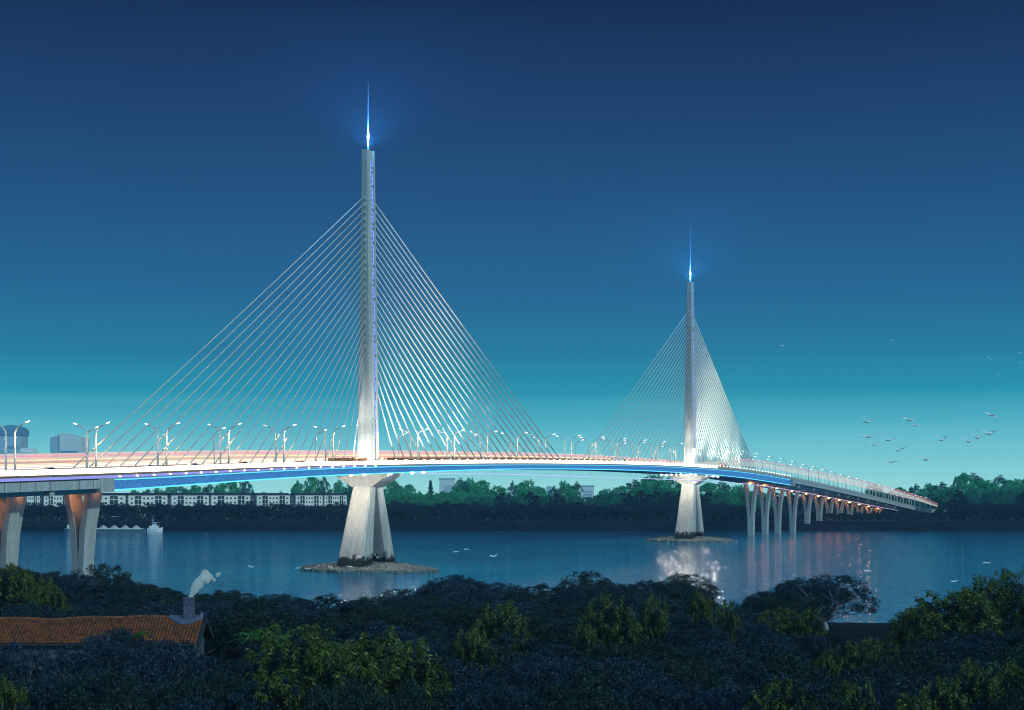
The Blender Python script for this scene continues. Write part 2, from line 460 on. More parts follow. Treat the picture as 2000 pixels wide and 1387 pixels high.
# main-span steel box girder; blue strip-light wash put on its face as glow
sweep(MB(), TL, TR, lambda t: [(-12.6, -fasc(t)), (-9.0, -belly(t)), (11.2, -belly(t)), (12.6, -belly(t) + .05), (12.6, -fasc(t)), (12.5, -0.555), (-12.5, -0.555)]).build('girder', mat('girder_steel', (0.10, 0.11, 0.2), 0.5), bridge)
sweep(MB(), TL, TR, lambda t: [(12.61, -belly(t) + .30), (12.75, -belly(t) + .30), (12.75, -fasc(t) - .28), (12.61, -fasc(t) - .28)]).build('washed_face', M['blue_wash'], bridge)
sweep(MB(), TL, TR, lambda t: [(12.61, -fasc(t) - .27), (12.9, -fasc(t) - .27), (12.9, -fasc(t)), (12.61, -fasc(t))]).build('led_strip', M['led_cyan'], bridge)
sweep(MB(), TL, TR, lambda t: [(12.61, -belly(t) - .02), (12.9, -belly(t) - .02), (12.9, -belly(t) + .29), (12.61, -belly(t) + .29)]).build('led_strip', M['led_cyan'], bridge)
# concrete fascia between trail band and girder
M['fascia'] = concrete_mat('panelled_concrete', (0.44, 0.47, 0.46), joint=(U.x / 4.2, U.y / 4.2, 0))
sweep(MB(), TL, TR, lambda t: [(12.62, -fasc(t) + .02), (13.9, -fasc(t) + .02), (13.9, -0.56), (12.62, -0.56)]).build('fascia', M['concrete'], bridge)
for a, b, nm in ((T0, TL, 'l'), (TR, T1, 'r')):
    sweep(MB(), a, b, lambda t: [(13.2, -fasc(t) - 1.9), (14.25, -fasc(t) - 1.9), (14.25, -fasc(t)), (13.2, -fasc(t))]).build('fascia', M['fascia'], bridge)
    sweep(MB(), a, b, lambda t: [(-11, -3.0), (-7.2, -4.5), (9.2, -4.5), (11.8, -3.0), (11.8, -.56), (-11, -.56)]).build('girder', M['concrete'], bridge)
    sweep(MB(), a, b, lambda t: [(11.82, -fasc(t)), (13.9, -fasc(t)), (13.9, -.56), (11.82, -.56)]).build('ledge', M['dark_steel'], bridge)
# end block where the steel girder starts and stops
for t, s in ((TL, -1), (TR, 1)):
    MB().box(W(t + s * 2.2, 13.4, zd(t) - 2.7), (4.2, 2.4, 3.2), (U, NRM, UP)).build('end_block', M['concrete'], bridge)
# violet strip along the left approach
sweep(MB(), T0, -20, lambda t: [(13.92, -fasc(t) * .78), (14.2, -fasc(t) * .78), (14.2, -fasc(t) * .36), (13.92, -fasc(t) * .36)]).build('led_strip', M['led_violet'], bridge)
sweep(MB(), TR, T1, lambda t: [(14.0, -0.5), (14.16, -0.5), (14.16, -0.32), (14.0, -0.32)]).build('led_strip', mat('violet_pipe', (0.25, 0.25, 0.45), 0.5), bridge)
# parapets; white traffic light trail put on the camera-side one as glowing band
sweep(MB(), T0, 330, lambda t: [(14.0, -fasc(t) * .36), (14.1, -fasc(t) * .36), (14.1, -.03), (14.0, -.03)]).build('kerb_band', mat('ochre_kerb', (.30, .22, .12), .8, c2=(.08, .06, .05), scale=1.5), bridge)
sweep(MB(), T0, 330, lambda t: [(13.55, 0.05), (13.95, 0.05), (13.95, 1.0), (13.55, 1.0)]).build('parapet', M['concrete'], bridge)
sweep(MB(), 330, T1, lambda t: [(13.55, 0.05), (13.95, 0.05), (13.95, 0.75), (13.55, 0.75)]).build('parapet', M['concrete'], bridge)
sweep(MB(), T0, T1, lambda t: [(-13.95, 0.05), (-13.55, 0.05), (-13.55, 0.95), (-13.95, 0.95)]).build('parapet', M['concrete'], bridge)
sweep(MB(), T0, 300, lambda t: [(13.97, 0.02), (14.2, 0.02), (14.2, 1.12), (13.97, 1.12)]).build('trail_band', M['trail_glow_white'], bridge)
# railing on the approach beyond the trail band
rl = MB()
for t in frange(334, 925, 3.2):
    rl.box(W(t, 13.75, zd(t) + 1.0), (.09, .09, .6), (U, NRM, UP))
for h in (.95, 1.28):
    rl.loft([[W(t, 13.75 + a, zd(t) + h + b) for a, b in ((-.04, -.04), (.04, -.04), (.04, .04), (-.04, .04))] for t in frange(334, 925, 10)])
rl.build('railing', M['steel'], bridge)
# median fence of brown anti-glare panels
mf = MB()
for t in frange(-22, 330, 2.6):
    mf.box(W(t, 0.9, zd(t) + 1.1), (2.45, .12, 2.0), (U, NRM, UP))
    mf.box(W(t + 1.3, 0.9, zd(t) + 1.2), (.16, .2, 2.3), (U, NRM, UP))
mf.build('median_fence', M['rail'], bridge)
sweep(MB(), T0, T1, lambda t: [(-1.3, 0.0), (1.3, 0.0), (1.15, .35), (-1.15, .35)]).build('median_kerb', M['concrete'], bridge)
# traffic light trails built as a glowing sheet and tubes, far edge
def ribbon(name, t0, t1, o, za, zb, m):
    ts = frange(t0, t1, 10)
    me = bpy.data.meshes.new(name)
    vs = []; fs = []; uv = []
    for side in (0.0, 0.06):
        b = len(vs)
        for t in ts: vs += [W(t, o + side, zd(t) + za(t)), W(t, o + side, zd(t) + zb(t))]
        fs += [(b + 2*i, b + 2*i+2, b + 2*i+3, b + 2*i+1) for i in range(len(ts) - 1)][:: 1]
        if side == 0.0: one = len(fs)
    k = len(ts) * 2
    fs += [(1, 3, k + 3, k + 1)] if False else []
    me.from_pydata([tuple(v) for v in vs], [], fs)
    ul = me.uv_layers.new(name='UVMap')
    for p in me.polygons:
        for li in p.loop_indices:
            vi = me.loops[li].vertex_index % k
            t = ts[vi // 2]
            ul.data[li].uv = (t, (vi % 2) * 4.4)
    uvn = None
    me.materials.append(m)
    ob = bpy.data.objects.new(name, me); COL.objects.link(ob); ob.parent = bridge
    return ob
def fix_uv_mapping(m):
    for n in m.node_tree.nodes:
        if n.type == 'MAPPING': n.inputs['Scale'].default_value = (0.004, 1.4, 1)
fix_uv_mapping(M['trail_streak_pink']); fix_uv_mapping(M['trail_streak_white'])
ribbon('trail_screen', T0, 330, -13.3, lambda t: 0.96, lambda t: 4.6, M['trail_streak_pink'])
def tube_along(name, t0, t1, o, h, r, m, step=10):
    mb = MB()
    mb.loft([[W(t, o + r * math.cos(k * math.pi / 3), zd(t) + (h(t) if callable(h) else h) + r * math.sin(k * math.pi / 3)) for k in range(6)] for t in frange(t0, t1, step)])
    return mb.build(name, m, bridge)
tube_along('trail_tube', T0, 330, -13.0, 4.05, .17, M['trail_glow_pink'])
tube_along('trail_tube', T0, 330, -13.0, 3.65, .08, M['trail_glow_pink'])
tube_along('trail_tube', T0, 330, -13.0, 3.05, .13, M['trail_glow_orange'])
tube_along('trail_tube', T0, 330, -13.0, 2.55, .08, M['trail_glow_red'])
tube_along('trail_tube', T0, 330, -13.0, 2.15, .10, M['trail_glow_orange'])
for h_ in (1.2, 1.55, 1.85): tube_along('trail_tube', T0, 330, -13.0, h_, .11, M['trail_glow_cream'])
sp0 = None  # posts added to hold up the glowing trail sheet
for t in frange(T0, 330, 6.4):
    if sp0 is None: sp0 = MB().box((0, 0, 0), (.12, .12, 4.5), (U, NRM, UP)).build('trail_post', M['steel'], bridge); o = sp0
    else: o = sp0.copy(); COL.objects.link(o)
    o.location = W(t, -13.42, zd(t) + 2.3)
# light trail of the right-hand approach, built as a glowing overhead ribbon
def rib_a(t): return interp(t, [260, 362, 503, 651, 851, 940], [.5, 3.0, 4.2, 5.2, 6.0, 3.5])
def rib_b(t): return interp(t, [260, 362, 503, 651, 851, 940], [2.0, 5.4, 6.8, 9.0, 9.2, 5.0])
ribbon('trail_ribbon', 262, 940, 12.3, rib_a, rib_b, M['trail_streak_white'])
tube_along('trail_tube', 330, 940, 12.3, lambda t: rib_b(t) + 1.2, .14, M['trail_glow_pink'])
tube_along('trail_tube', 330, 940, 12.3, lambda t: rib_b(t) + .5, .08, M['trail_glow_red'])
# lilac light line below the camera-side edge, made into a glowing rail with hangers
def railh(t): return interp(t, [0, 72, 200, 440, 690, 790], [-2.9, -3.9, -6.0, -6.6, -6.0, -5.2])
tube_along('light_line', 5, 760, 12.0, railh, .16, M['line_glow_lilac'])
for t in frange(20, 755, 21): MB().tube([W(t, 12.0, zd(t) + railh(t)), W(t, 12.0, zd(t) - belly(t) if t < TR else zd(t) - 2.5)], .05, 5).build('rail_hanger', M['steel'], bridge)
# edge lamps
em0 = None
for i, t in enumerate(frange(-126, 434, 5.68)):
    if em0 is None:
        b = MB(); b.lathe((0, 0, 0), [(0.02, -.2), (.2, -.14), (.27, 0), (.2, .14), (.02, .2)], 8)
        em0 = b.build('edge_lamp', M['edge_glow'], bridge, True); o = em0
    else:
        o = em0.copy(); COL.objects.link(o)
    o.location = W(t, 14.35, (zd(t) - .25 - .62 * (fasc(t) - .55)) if t < -14 else zd(t) + 1.3)

# pylons
def pylon(T, zcap_lo, zcap_hi, idx):
    zb = zd(T)
    def ring(w, d, g, r, c, z):
        pts = [(-w + c, -d), (w - c, -d), (w, -d + c), (w, -g), (w - r, -g), (w - r, g), (w, g), (w, d - c), (w - c, d), (-w + c, d), (-w, d - c), (-w, -d + c)]
        return [W(T + t, o, z) for o, t in pts]
    mast = MB().loft([ring(2.75, 2.25, .12, .12, .5, zcap_hi - 1.0), ring(2.7, 2.25, .22, .3, .55, 45), ring(2.45, 2.25, .6, .5, .6, 62), ring(1.75, 2.2, .85, .6, .5, 100), ring(1.32, 2.1, .95, .6, .4, 129.6)]).build('pylon', M['pylon'], bridge)
    # light lattice in the groove
    lt = MB()
    def wz(z): return interp(z, [30, 45, 62, 100, 129.6], [2.6, 2.4, 1.95, 1.15, .72])
    def gz(z): return interp(z, [30, 45, 62, 100, 129.6], [.1, .18, .5, .72, .8])
    z = 38.0; k = 0
    while z < 126:
        g = gz(z); o = wz(z) + .36
        lt.box(W(T, o, z), (2 * g, .14, .3), (U, NRM, UP))
        sgn = 1 if (k // 2) % 2 == 0 else -1
        lt.box(W(T + sgn * g * .85, o, z + .75), (.26 * g + .08, .14, 1.25), (U, NRM, UP))
        if k % 3 == 0: lt.box(W(T - sgn * g * .85, o, z + .75), (.26 * g + .08, .14, 1.25), (U, NRM, UP))
        z += 1.45; k += 1
    lt.build('light_lattice', M['led_mast'], mast)
    # anchor brackets on both faces
    an = MB()
    for i in range(24):
        za = 61 + (115 - 61) * (i / 23) ** 0.92
        dd = 2.24
        for s in (-1, 1):
            a = Vector((0, 0, 1)) * .8 + U * s * .6
            an.box(W(T + s * (dd + .16), 0.25, za - .25), (.5, .55, 1.2), (U, NRM, UP))
    an.build('anchor_bracket', M['concrete'], mast)
    # capital under the girder
    gb = zd(T) - belly(T) - .02
    cp = MB()
    def rect(w0, w1, d, z): return [W(T - d, w0, z), W(T - d, w1, z), W(T + d, w1, z), W(T + d, w0, z)]
    cp.loft([rect(-3.6, 3.6, 3.6, zcap_lo), rect(-9.6, 9.6, 4.2, gb - .55), rect(-9.9, 9.9, 4.3, gb)])
    cp.build('capital', M['pylon'], mast)
    # two legs, spread along the bridge
    for s in (-1, 1):
        lg = MB(); rings = []
        for f in (0, .12, .5, 1.0):
            z = (zcap_lo + 1.2) * (1 - f) - 0.4 * f if f < 1 else -0.5
            if f == 0: z = zcap_lo + .6
            w = 3.25 + (4.75 - 3.25) * f; d0 = .3 + 4.4 * f; d1 = 3.5 + (8.4 if s < 0 else 6.5) * f
            c = .5 + .3 * f
            pts = [(-w + c, s * d0), (w - c, s * d0), (w, s * (d0 + c)), (w, s * (d1 - c)), (w - c, s * d1), (-w + c, s * d1), (-w, s * (d1 - c)), (-w, s * (d0 + c))]
            if s < 0: pts = pts[::-1]
            rings.append([W(T + t, o, z) for o, t in pts])
        lg.loft(rings[::-1])
        lg.build('pylon_leg', M['pylon'], mast)
    # needle
    m, N, L, P = new_mat('needle_light_%s' % idx)
    tc = N.new('ShaderNodeTexCoord'); s_ = N.new('ShaderNodeSeparateXYZ'); L.new(tc.outputs['Object'], s_.inputs[0])
    mr = N.new('ShaderNodeMapRange'); mr.inputs['From Min'].default_value = 129.0; mr.inputs['From Max'].default_value = 151.0 if idx == 'a' else 157.0
    L.new(s_.outputs['Z'], mr.inputs[0])
    rp = N.new('ShaderNodeValToRGB'); rp.color_ramp.interpolation = 'EASE'
    es = rp.color_ramp.elements
    es[0].position = 0; es[0].color = (.05, .42, 1.0, 1); es[1].position = 1; es[1].color = (.03, .16, .5, 1)
    e = es.new(.22); e.color = (.35, 1.0, 2.0, 1)
    e = es.new(.34); e.color = (.08, .45, 1.1, 1)
    e = es.new(.66); e.color = (.04, .26, .85, 1)
    L.new(mr.outputs[0], rp.inputs[0]); L.new(rp.outputs[0], P.inputs['Emission Color']); P.inputs['Emission Strength'].default_value = .8
    P.inputs['Base Color'].default_value = (.1, .2, .4, 1)
    MB().loft([[W(T, 0, z) + Vector((r * math.cos(k * 1.0472), r * math.sin(k * 1.0472), 0)) for k in range(6)] for z, r in ((129.5, .34), (132, .24), (140, .17), (146, .12), (151 if idx == 'a' else 161, .04))]).build('spire', m, mast)
    MB().lathe(W(T, 0, 134), [(.05, -2.6), (.18, -1.0), (.4, 0), (.18, 1.2), (.04, 3.4)], 8).build('beacon', emit('beacon_glow_%s' % idx, (.55, .85, 1.0), 14), mast, True)
    return mast
mast_a = pylon(0.0, 25.8, 29.9, 'a')
mast_b = pylon(SPAN, 28.6, 33.2, 'b')

# stay cables
def cables(T, s, t_in, t_out, rad, n=24):
    for i in range(n):
        f = i / (n - 1)
        za = 61 + (115 - 61) * f ** 0.92
        tb = T + s * (t_in + (t_out - t_in) * f)
        a = W(T + s * 2.4, 0, za); b = W(tb, 0, zd(tb) + .25)
        mid = (a + b) / 2 - UP * (a - b).length * .0035
        MB().tube([a, a * .7 + b * .3 - UP * (a - b).length * .003, mid, b * .7 + a * .3 - UP * (a - b).length * .003, b], rad, 6).build('stay_cable', M['cable'], bridge, True)
cables(0, -1, 9, 127, .15); cables(0, 1, 17, 146, .19); cables(SPAN, -1, 15, 138, .17); cables(SPAN, 1, 10, 119, .28)

# piers of the approaches (Y shaped: two blades that join into a stem)
pier_lights = []
def pier(t, zground):
    top = zd(t) - 4.5
    zj = zground + (top - zground) * .36
    mb = MB()
    for s in (-1, 1):
        rings = []
        for f, z in ((0, zj), (.35, zj + (top - zj) * .45), (1, top)):
            a = s * (0.05 + 2.4 * f ** 1.25); b = s * (1.75 + 2.25 * f ** 1.25)
            d = 1.7 + .35 * f
            rings.append([W(t + dt, o, z) for o, dt in (((a, -d), (b, -d), (b, d), (a, d)) if s > 0 else ((b, -d), (a, -d), (a, d), (b, d)))])
        mb.loft(rings)
    mb.loft([[W(t + dt, o, z) for o, dt in ((-w, -1.7), (w, -1.7), (w, 1.7), (-w, 1.7))] for z, w in ((zground - 1.5, 1.5), (zj, 1.75))])
    p = mb.build('pier', M['concrete'], bridge)
    cb = MB()
    cb.box(W(t, .6, top + .35), (3.2, 13.6, .7), (U, NRM, UP))
    if t < TL or t > TR: cb.box(W(t, 12.6, top + 1.0), (1.4, 1.6, 2.2), (U, NRM, UP))
    cb.build('pier_cap', M['concrete'], p)
    fl = MB()
    fl.box(W(t - 2.4, 0, top - .2), (.4, .9, .22), (U, NRM, UP))
    fl.build('flood_lamp', M['orange_glow'], p)
    pier_lights.append((t, top))
for t in (-211, -189, -167, -145.6, -122.4): pier(t, 0.0)
for i, t in enumerate((404, 432, 459, 493, 528, 559, 587, 617, 648, 680, 712, 745)):
    Yp = P1.y + U.y * t
    pier(t, 0.0 if Yp < 900 else 6.2)

def lamp(kind, name, loc, energy, color, radius=.4, parent=bridge, target=None, angle=90):
    d = bpy.data.lights.new(name, kind); d.energy = energy; d.color = color; d.shadow_soft_size = radius
    o = bpy.data.objects.new(name, d); COL.objects.link(o); o.parent = parent; o.location = loc
    if kind == 'SPOT':
        d.spot_size = R(angle); d.spot_blend = .8
        o.rotation_euler = (loc - target).to_track_quat('Z', 'Y').to_euler()
    return o
for t, top in pier_lights:
    lamp('POINT', 'pier_flood', W(t - 3.4, 0.4, top - .5), 80 if t < 0 else 190, (1, .38, .14))
    lamp('POINT', 'pier_flood', W(t + .2, 5.2, top - .4), 70 if t < 0 else 130, (1, .40, .15))
for T in (0.0, SPAN):
    z0 = zd(T)
    for dt, o, e in ((-11, 2.5, 1.0), (-9, -6, .6), (2, 12.4, 1.0), (10, 3.5, .8)):
        lamp('SPOT', 'pylon_flood', W(T + dt, o, z0 + 2.5), 7500 * e, (1, .95, .86), .5, target=W(T, 0, z0 + 8), angle=110)
        lamp('SPOT', 'pylon_flood', W(T + dt, o, z0 + 3), 15000 * e, (1, .95, .86), .5, target=W(T, 0, z0 + 40), angle=60)
    gb = z0 - belly(T)
    for dt, o, e in ((-13, 2, 1.0), (-4, 12, .6), (6, 12.5, .5)):
        lamp('SPOT', 'pier_wash', W(T + dt, o, gb - .4), 4000 * e, (1, .96, .90), .5, target=W(T + (-3 if dt < 0 else 2), 0, gb - 3), angle=120)

fl0 = None  # emitters added under the girder to feed the water glitter
for T in (0.0, SPAN):
    for dt in (-21, -14, 14, 21):
        for o_ in (-7.5, -2.5, 2.5, 7.5):
            if fl0 is None:
                fl0 = MB().box((0, 0, 0), (.45, .75, .16), (U, NRM, UP)).build('glitter_emitter', emit('glitter_emitter_glow', (1, .86, .66), 600), bridge); o = fl0
            else:
                o = fl0.copy(); COL.objects.link(o)
            t = T + dt
            o.location = W(t, o_, zd(t) - belly(t) - .2)
for T in (0.0, SPAN):  # spots added on the right-hand fans to brighten the stay cables
    for dt, dz, e in ((14, 36, 1.0), (36, 30, 1.0), (60, 22, .9), (86, 12, .7)):
        for o_ in (10.5, -10.5):
            lamp('SPOT', 'cable_fill', W(T + dt, o_, zd(T + dt) + .6), 36000 * e, (1, .92, .78), .4, target=W(T + dt * .8, 0, zd(T + dt) + dz), angle=100)
# islands of riprap under the pylons
def island(T, label):
    o = empty('rock_island', P1 + U * T)
    mb = MB(); n = 40
    rings = []
    for k, (f, z) in enumerate(((1.0, -1.0), (1.0, .75), (.97, .95), (.72, 1.7), (.4, 2.3), (.12, 2.6))):
        r = []
        for j in range(n):
            a = 2 * math.pi * j / n
            e = abs(math.cos(a)) ** 1.0
            rr = 23.5 * math.cos(a) * (1 if True else 0)
            ss = 15.5 * math.sin(a) * (1 - .25 * abs(math.cos(a)) ** 2)
            jit = 1 + (.02 * math.sin(j * 7.3 + k) if k else .02 * math.sin(j * 7.3 + 1))
            r.append(NRM * rr * f * jit + U * ss * f * jit + UP * (z + (.12 * math.sin(j * 5.1 + k * 2) if k > 1 else 0)))
        rings.append(r)
    mb.loft(rings)
    mb.build('island_body', M['rock'], o)
    st = MB(); rg = random.Random(int(T) + 5)
    for i in range(620):
        a = rg.random() * 2 * math.pi; q = math.sqrt(rg.random()) * .98
        z = interp(q, [0, .12, .4, .72, .97, 1], [2.6, 2.6, 2.3, 1.7, .95, .8])
        p = NRM * 23.5 * math.cos(a) * q + U * 15.5 * math.sin(a) * (1 - .25 * math.cos(a) ** 2) * q + UP * z
        r = rg.uniform(.15, .42)
        th = rg.random() * 3
        st.box(p, (r * 1.6, r * 1.2, r), (Vector((math.cos(th), math.sin(th), .2)).normalized(), Vector((-math.sin(th), math.cos(th), .1)).normalized(), Vector((.1, .1, 1)).normalized()))
    for i in range(150):
        a = rg.random() * 2 * math.pi
        p = NRM * 23.4 * math.cos(a) * 1.005 + U * 15.4 * math.sin(a) * (1 - .25 * math.cos(a) ** 2) * 1.01 + UP * rg.uniform(-.1, .7)
        r = rg.uniform(.3, .8); th = rg.random() * 3
        st.box(p, (r * 1.5, r * 1.1, r), (Vector((math.cos(th), math.sin(th), .3)).normalized(), Vector((-math.sin(th), math.cos(th), .2)).normalized(), Vector((.2, .1, 1)).normalized()))
    bo = st.build('boulders', mat('pale_boulder', (0.24, 0.27, 0.25), .9, c2=(.05, .07, .06), island=.8), o)
    bo['kind'] = 'stuff'
    tag(o, label, 'island', 'rock islands under the pylons')
island(0.0, 'grey pebble-covered rock island under the nearer, taller-looking pylon')
island(SPAN, 'grey pebble-covered rock island under the farther pylon, above the white water glitter')

# ---------------------------------------------------------------- street lamps
def make_street_lamp():
    o = empty('street_lamp', (0, 0, 0))
    pts = [(0, 0, 0), (0, 0, 3), (0, 0, 8.4)]
    for k in range(1, 9):
        a = k / 8 * R(80)
        pts.append((2.4 * (1 - math.cos(a)), 0, 8.4 + 2.1 * math.sin(a)))
    pts.append((3.3, 0, 10.85))
    MB().tube(pts, [.26, .23, .2] + [.17] * 8 + [.12], 8).build('post', M['post'], o, True)
    MB().lathe((0, 0, 0), [(.34, 0), (.34, .35), (.24, .6)], 8).build('base', M['post'], o)
    MB().loft([[(x, y, z) for y, z in ((-w, 10.82 + .1 * k), (w, 10.82 + .1 * k), (w * .7, 11.04 + .1 * k), (-w * .7, 11.04 + .1 * k))] for k, (x, w) in enumerate(((3.1, .1), (3.4, .17), (3.9, .17), (4.15, .08)))]).build('lamp_head', M['lamp_glow'], o)
    return o
lamp0 = make_street_lamp()
used = [False]
def place_lamp(pos, rz, label, group, sc_=1.0):
    o = lamp0 if not used[0] else copy_tree(lamp0)
    used[0] = True
    o.location = P1 + pos; o.rotation_euler = (0, 0, rz); o.scale = (sc_,) * 3
    tag(o, label, 'street lamp', group)
ang_n = math.atan2(NRM.y, NRM.x)
main_ts = [(-.071 + .082 * k) * SPAN for k in range(-6, 38)]
li = ri = 0
nL = nR = 0
for t in main_ts:
    if abs(t) < 8 or abs(t - SPAN) < 6: continue
    where = None
    zz = zd(t) + .35
    if t < 0: nL += 1
    if t <= 345:
        if t < 0: side, cnt = 'left of the nearer pylon', sum(1 for q in main_ts if t <= q < -8)
        elif t < SPAN: side, cnt = 'between the pylons counting from the nearer one', sum(1 for q in main_ts if 8 < q <= t)
        else: side, cnt = 'just beyond the farther pylon', sum(1 for q in main_ts if SPAN + 6 < q <= t)
        for s, w in ((1, 'arm toward us'), (-1, 'arm away')):
            lab = '%s median lamp %s, curved %s' % (ordinal(cnt), side, 'arm reaching right' if s > 0 else 'arm reaching left')
            place_lamp(W(t, 1.35 * s, zz), ang_n if s > 0 else ang_n + math.pi, lab, 'curved street lamps along the bridge median')
    else:
        for s in (1, -1):
            lab = '%s small lamp down the right-hand approach ramp, median row, arm to the %s' % (ordinal(sum(1 for q in main_ts if 345 < q <= t)), 'right' if s > 0 else 'left')
            place_lamp(W(t, 1.35 * s, zz), ang_n if s > 0 else ang_n + math.pi, lab, 'curved street lamps along the bridge median', .9)
cntf = 0
for i, t in enumerate([q + 12 for q in main_ts][::1]):
    cntf += 1
    if -205 < t < 345 and i % 2 == 0:
        place_lamp(W(t, -13.0, zd(t) + .1), ang_n, '%s thin street lamp from the left along the far edge of the deck' % ordinal(sum(1 for k_ in range(0, i + 1, 2) if -205 < main_ts[k_] + 12 < 345)), 'street lamps on the far edge of the deck', .96)
    elif t >= 345:
        place_lamp(W(t, 12.6, zd(t) + .1), ang_n + math.pi, '%s lamp from the top along the near edge of the right approach ramp' % ordinal(sum(1 for q in main_ts if 345 <= q + 12 <= t + 1)), 'lamps along the near edge of the approach', 1.0)
# the light those lamps give
for t in main_ts:
    if -190 < t < 350:
        for o in (4.4, -4.4): lamp('SPOT', 'lamp_light', W(t, o, zd(t) + 10.6), 5200, (1, .62, .30), .4, target=W(t, o * .8, zd(t)), angle=146)

# ---------------------------------------------------------------- vehicles
def make_car(paint, lights=True):
    o = empty('car', (0, 0, 0))
    def rr(x, w, z0, z1): return [(x, -w, z0), (x, w, z0), (x, w, z1), (x, w * .97, z1 + .02), (x, -w * .97, z1 + .02), (x, -w, z1)]
    MB().loft([rr(-2.2, .78, .45, .72), rr(-2.05, .86, .28, .95), (rr(-1.2, .9, .25, 1.02)), rr(.9, .9, .25, .98), rr(1.9, .86, .28, .82), rr(2.2, .74, .42, .62)]).loft(
        [[(x, -w, z) for x, w, z in ((-1.75, .8, .98), (-.95, .66, 1.45), (.25, .66, 1.47), (1.15, .8, .98))], [(x, w, z) for x, w, z in ((-1.75, .8, .98), (-.95, .66, 1.45), (.25, .66, 1.47), (1.15, .8, .98))]]).build('body', paint, o)
    MB().loft([[(x, -w, z) for x, w, z in ((-1.5, .805, 1.02), (-.92, .695, 1.37), (.22, .695, 1.39), (.9, .805, 1.02))], [(x, w, z) for x, w, z in ((-1.5, .805, 1.02), (-.92, .695, 1.37), (.22, .695, 1.39), (.9, .805, 1.02))]]).build('window', M['glass'], o)
    for x in (-1.35, 1.35):
        for y in (-.8, .8):
            MB().loft([[(x + .33 * math.cos(k * .6283), y + yy, .33 + .33 * math.sin(k * .6283)) for k in range(10)] for yy in (-.11, .11)]).build('wheel', M['dark_steel'], o)
    for y in (-.58, .58):
        MB().box((2.16, y, .64), (.12, .34, .16)).build('headlight', M['lamp_glow'], o)
        MB().box((-2.19, y, .74), (.1, .34, .16)).build('taillight', emit('tail_glow', (1, .08, .04), 5), o)
    return o
def make_van(paint, L_=7.5, H=2.9):
    o = empty('truck', (0, 0, 0))
    MB().box((-.9, 0, .62 + H / 2 - .1), (L_ - 2.2, 2.2, H - .5)).build('cargo_box', paint, o)
    MB().loft([[(x, -1.0, z) for x, z in ((L_/2-2.0, .5), (L_/2, .5), (L_/2, 1.35), (L_/2-.45, 2.3), (L_/2-2.0, 2.3))], [(x, 1.0, z) for x, z in ((L_/2-2.0, .5), (L_/2, .5), (L_/2, 1.35), (L_/2-.45, 2.3), (L_/2-2.0, 2.3))]]).build('cab', M['white_paint'], o)
    MB().loft([[(x, -1.02, z) for x, z in ((L_/2-1.5, 1.4), (L_/2-.05, 1.4), (L_/2-.42, 2.15), (L_/2-1.5, 2.15))], [(x, 1.02, z) for x, z in ((L_/2-1.5, 1.4), (L_/2-.05, 1.4), (L_/2-.42, 2.15), (L_/2-1.5, 2.15))]]).build('window', M['glass'], o)
    for x in (-L_/2 + 1.2, L_/2 - 1.2):
        for y in (-.9, .9):
            MB().loft([[(x + .45 * math.cos(k * .6283), y + yy, .45 + .45 * math.sin(k * .6283)) for k in range(10)] for yy in (-.15, .15)]).build('wheel', M['dark_steel'], o)
    for y in (-.75, .75):
        MB().box((L_/2 + .03, y, .8), (.12, .3, .2)).build('headlight', M['lamp_glow'], o)
        MB().box((-L_/2 + .15, y, .9), (.1, .3, .2)).build('taillight', bpy.data.materials.get('tail_glow'), o)
    return o
red = mat('red_car_paint', (.45, .05, .03), .3, var=.05); whitec = mat('white_car_paint', (.75, .74, .72), .3, var=.05)
silver = mat('grey_car_paint', (.35, .36, .38), .3, .3, var=.05)
protos = {'red': make_car(red), 'white': make_car(whitec), 'grey': make_car(silver), 'truck': make_van(whitec), 'rust': make_van(red)}
seen_proto = set()
cars = [('red', -51, 10.6), ('red', -22, 10.6), ('white', 22, 10.6), ('white', 38, 7.4), ('white', 57, 10.6), ('red', 84, 10.6), ('grey', 12, 7.4), ('white', 112, 7.4), ('white', 140, 10.6),
        ('red', 163, 10.6), ('truck', 188, 7.4), ('grey', 214, 10.6), ('white', 236, 7.4), ('red', 262, 10.6), ('white', 283, 10.6), ('white', -112, 10.6), ('white', -92, 7.4), ('red', -72, 7.4),
        ('grey', -140, 7.4), ('rust', 320, 10.6), ('white', 352, 10.6), ('red', 395, 10.6)]
clab = {'red': 'red car', 'white': 'white car', 'grey': 'grey car', 'truck': 'white box truck', 'rust': 'red box truck'}
cc = {}
tot = {k: sum(1 for c in cars if c[0] == k) for k in clab}
for k, t, o_ in sorted(cars, key=lambda c: c[1]):
    o = protos[k] if k not in seen_proto else copy_tree(protos[k])
    seen_proto.add(k); cc[k] = cc.get(k, 0) + 1
    o.location = P1 + W(t, o_, zd(t) + .035)
    sl = math.atan2(zd(t + 2) - zd(t - 2), 4)
    o.rotation_euler = (0, -sl, math.atan2(U.y, U.x))
    tag(o, '%s on the bridge deck, %s from left of the %ss' % (clab[k], ordinal(cc[k]), clab[k]), 'truck' if 'truck' in clab[k] else 'car', 'vehicles on the bridge deck')

# ---------------------------------------------------------------- trees
def mesh_obj(name, v, f, m, parent):
    me = bpy.data.meshes.new(name)
    n = len(f)
    me.vertices.add(len(v)); me.vertices.foreach_set('co', np.asarray(v, dtype=np.float32).ravel())
    me.loops.add(n * 4); me.loops.foreach_set('vertex_index', np.asarray(f, dtype=np.int32).ravel())
    me.polygons.add(n); me.polygons.foreach_set('loop_start', np.arange(0, n * 4, 4, dtype=np.int32))
    me.polygons.foreach_set('loop_total', np.full(n, 4, dtype=np.int32))
    me.materials.append(m)
    me.update(calc_edges=True)
    o = bpy.data.objects.new(name, me); COL.objects.link(o); o.parent = parent
    return o

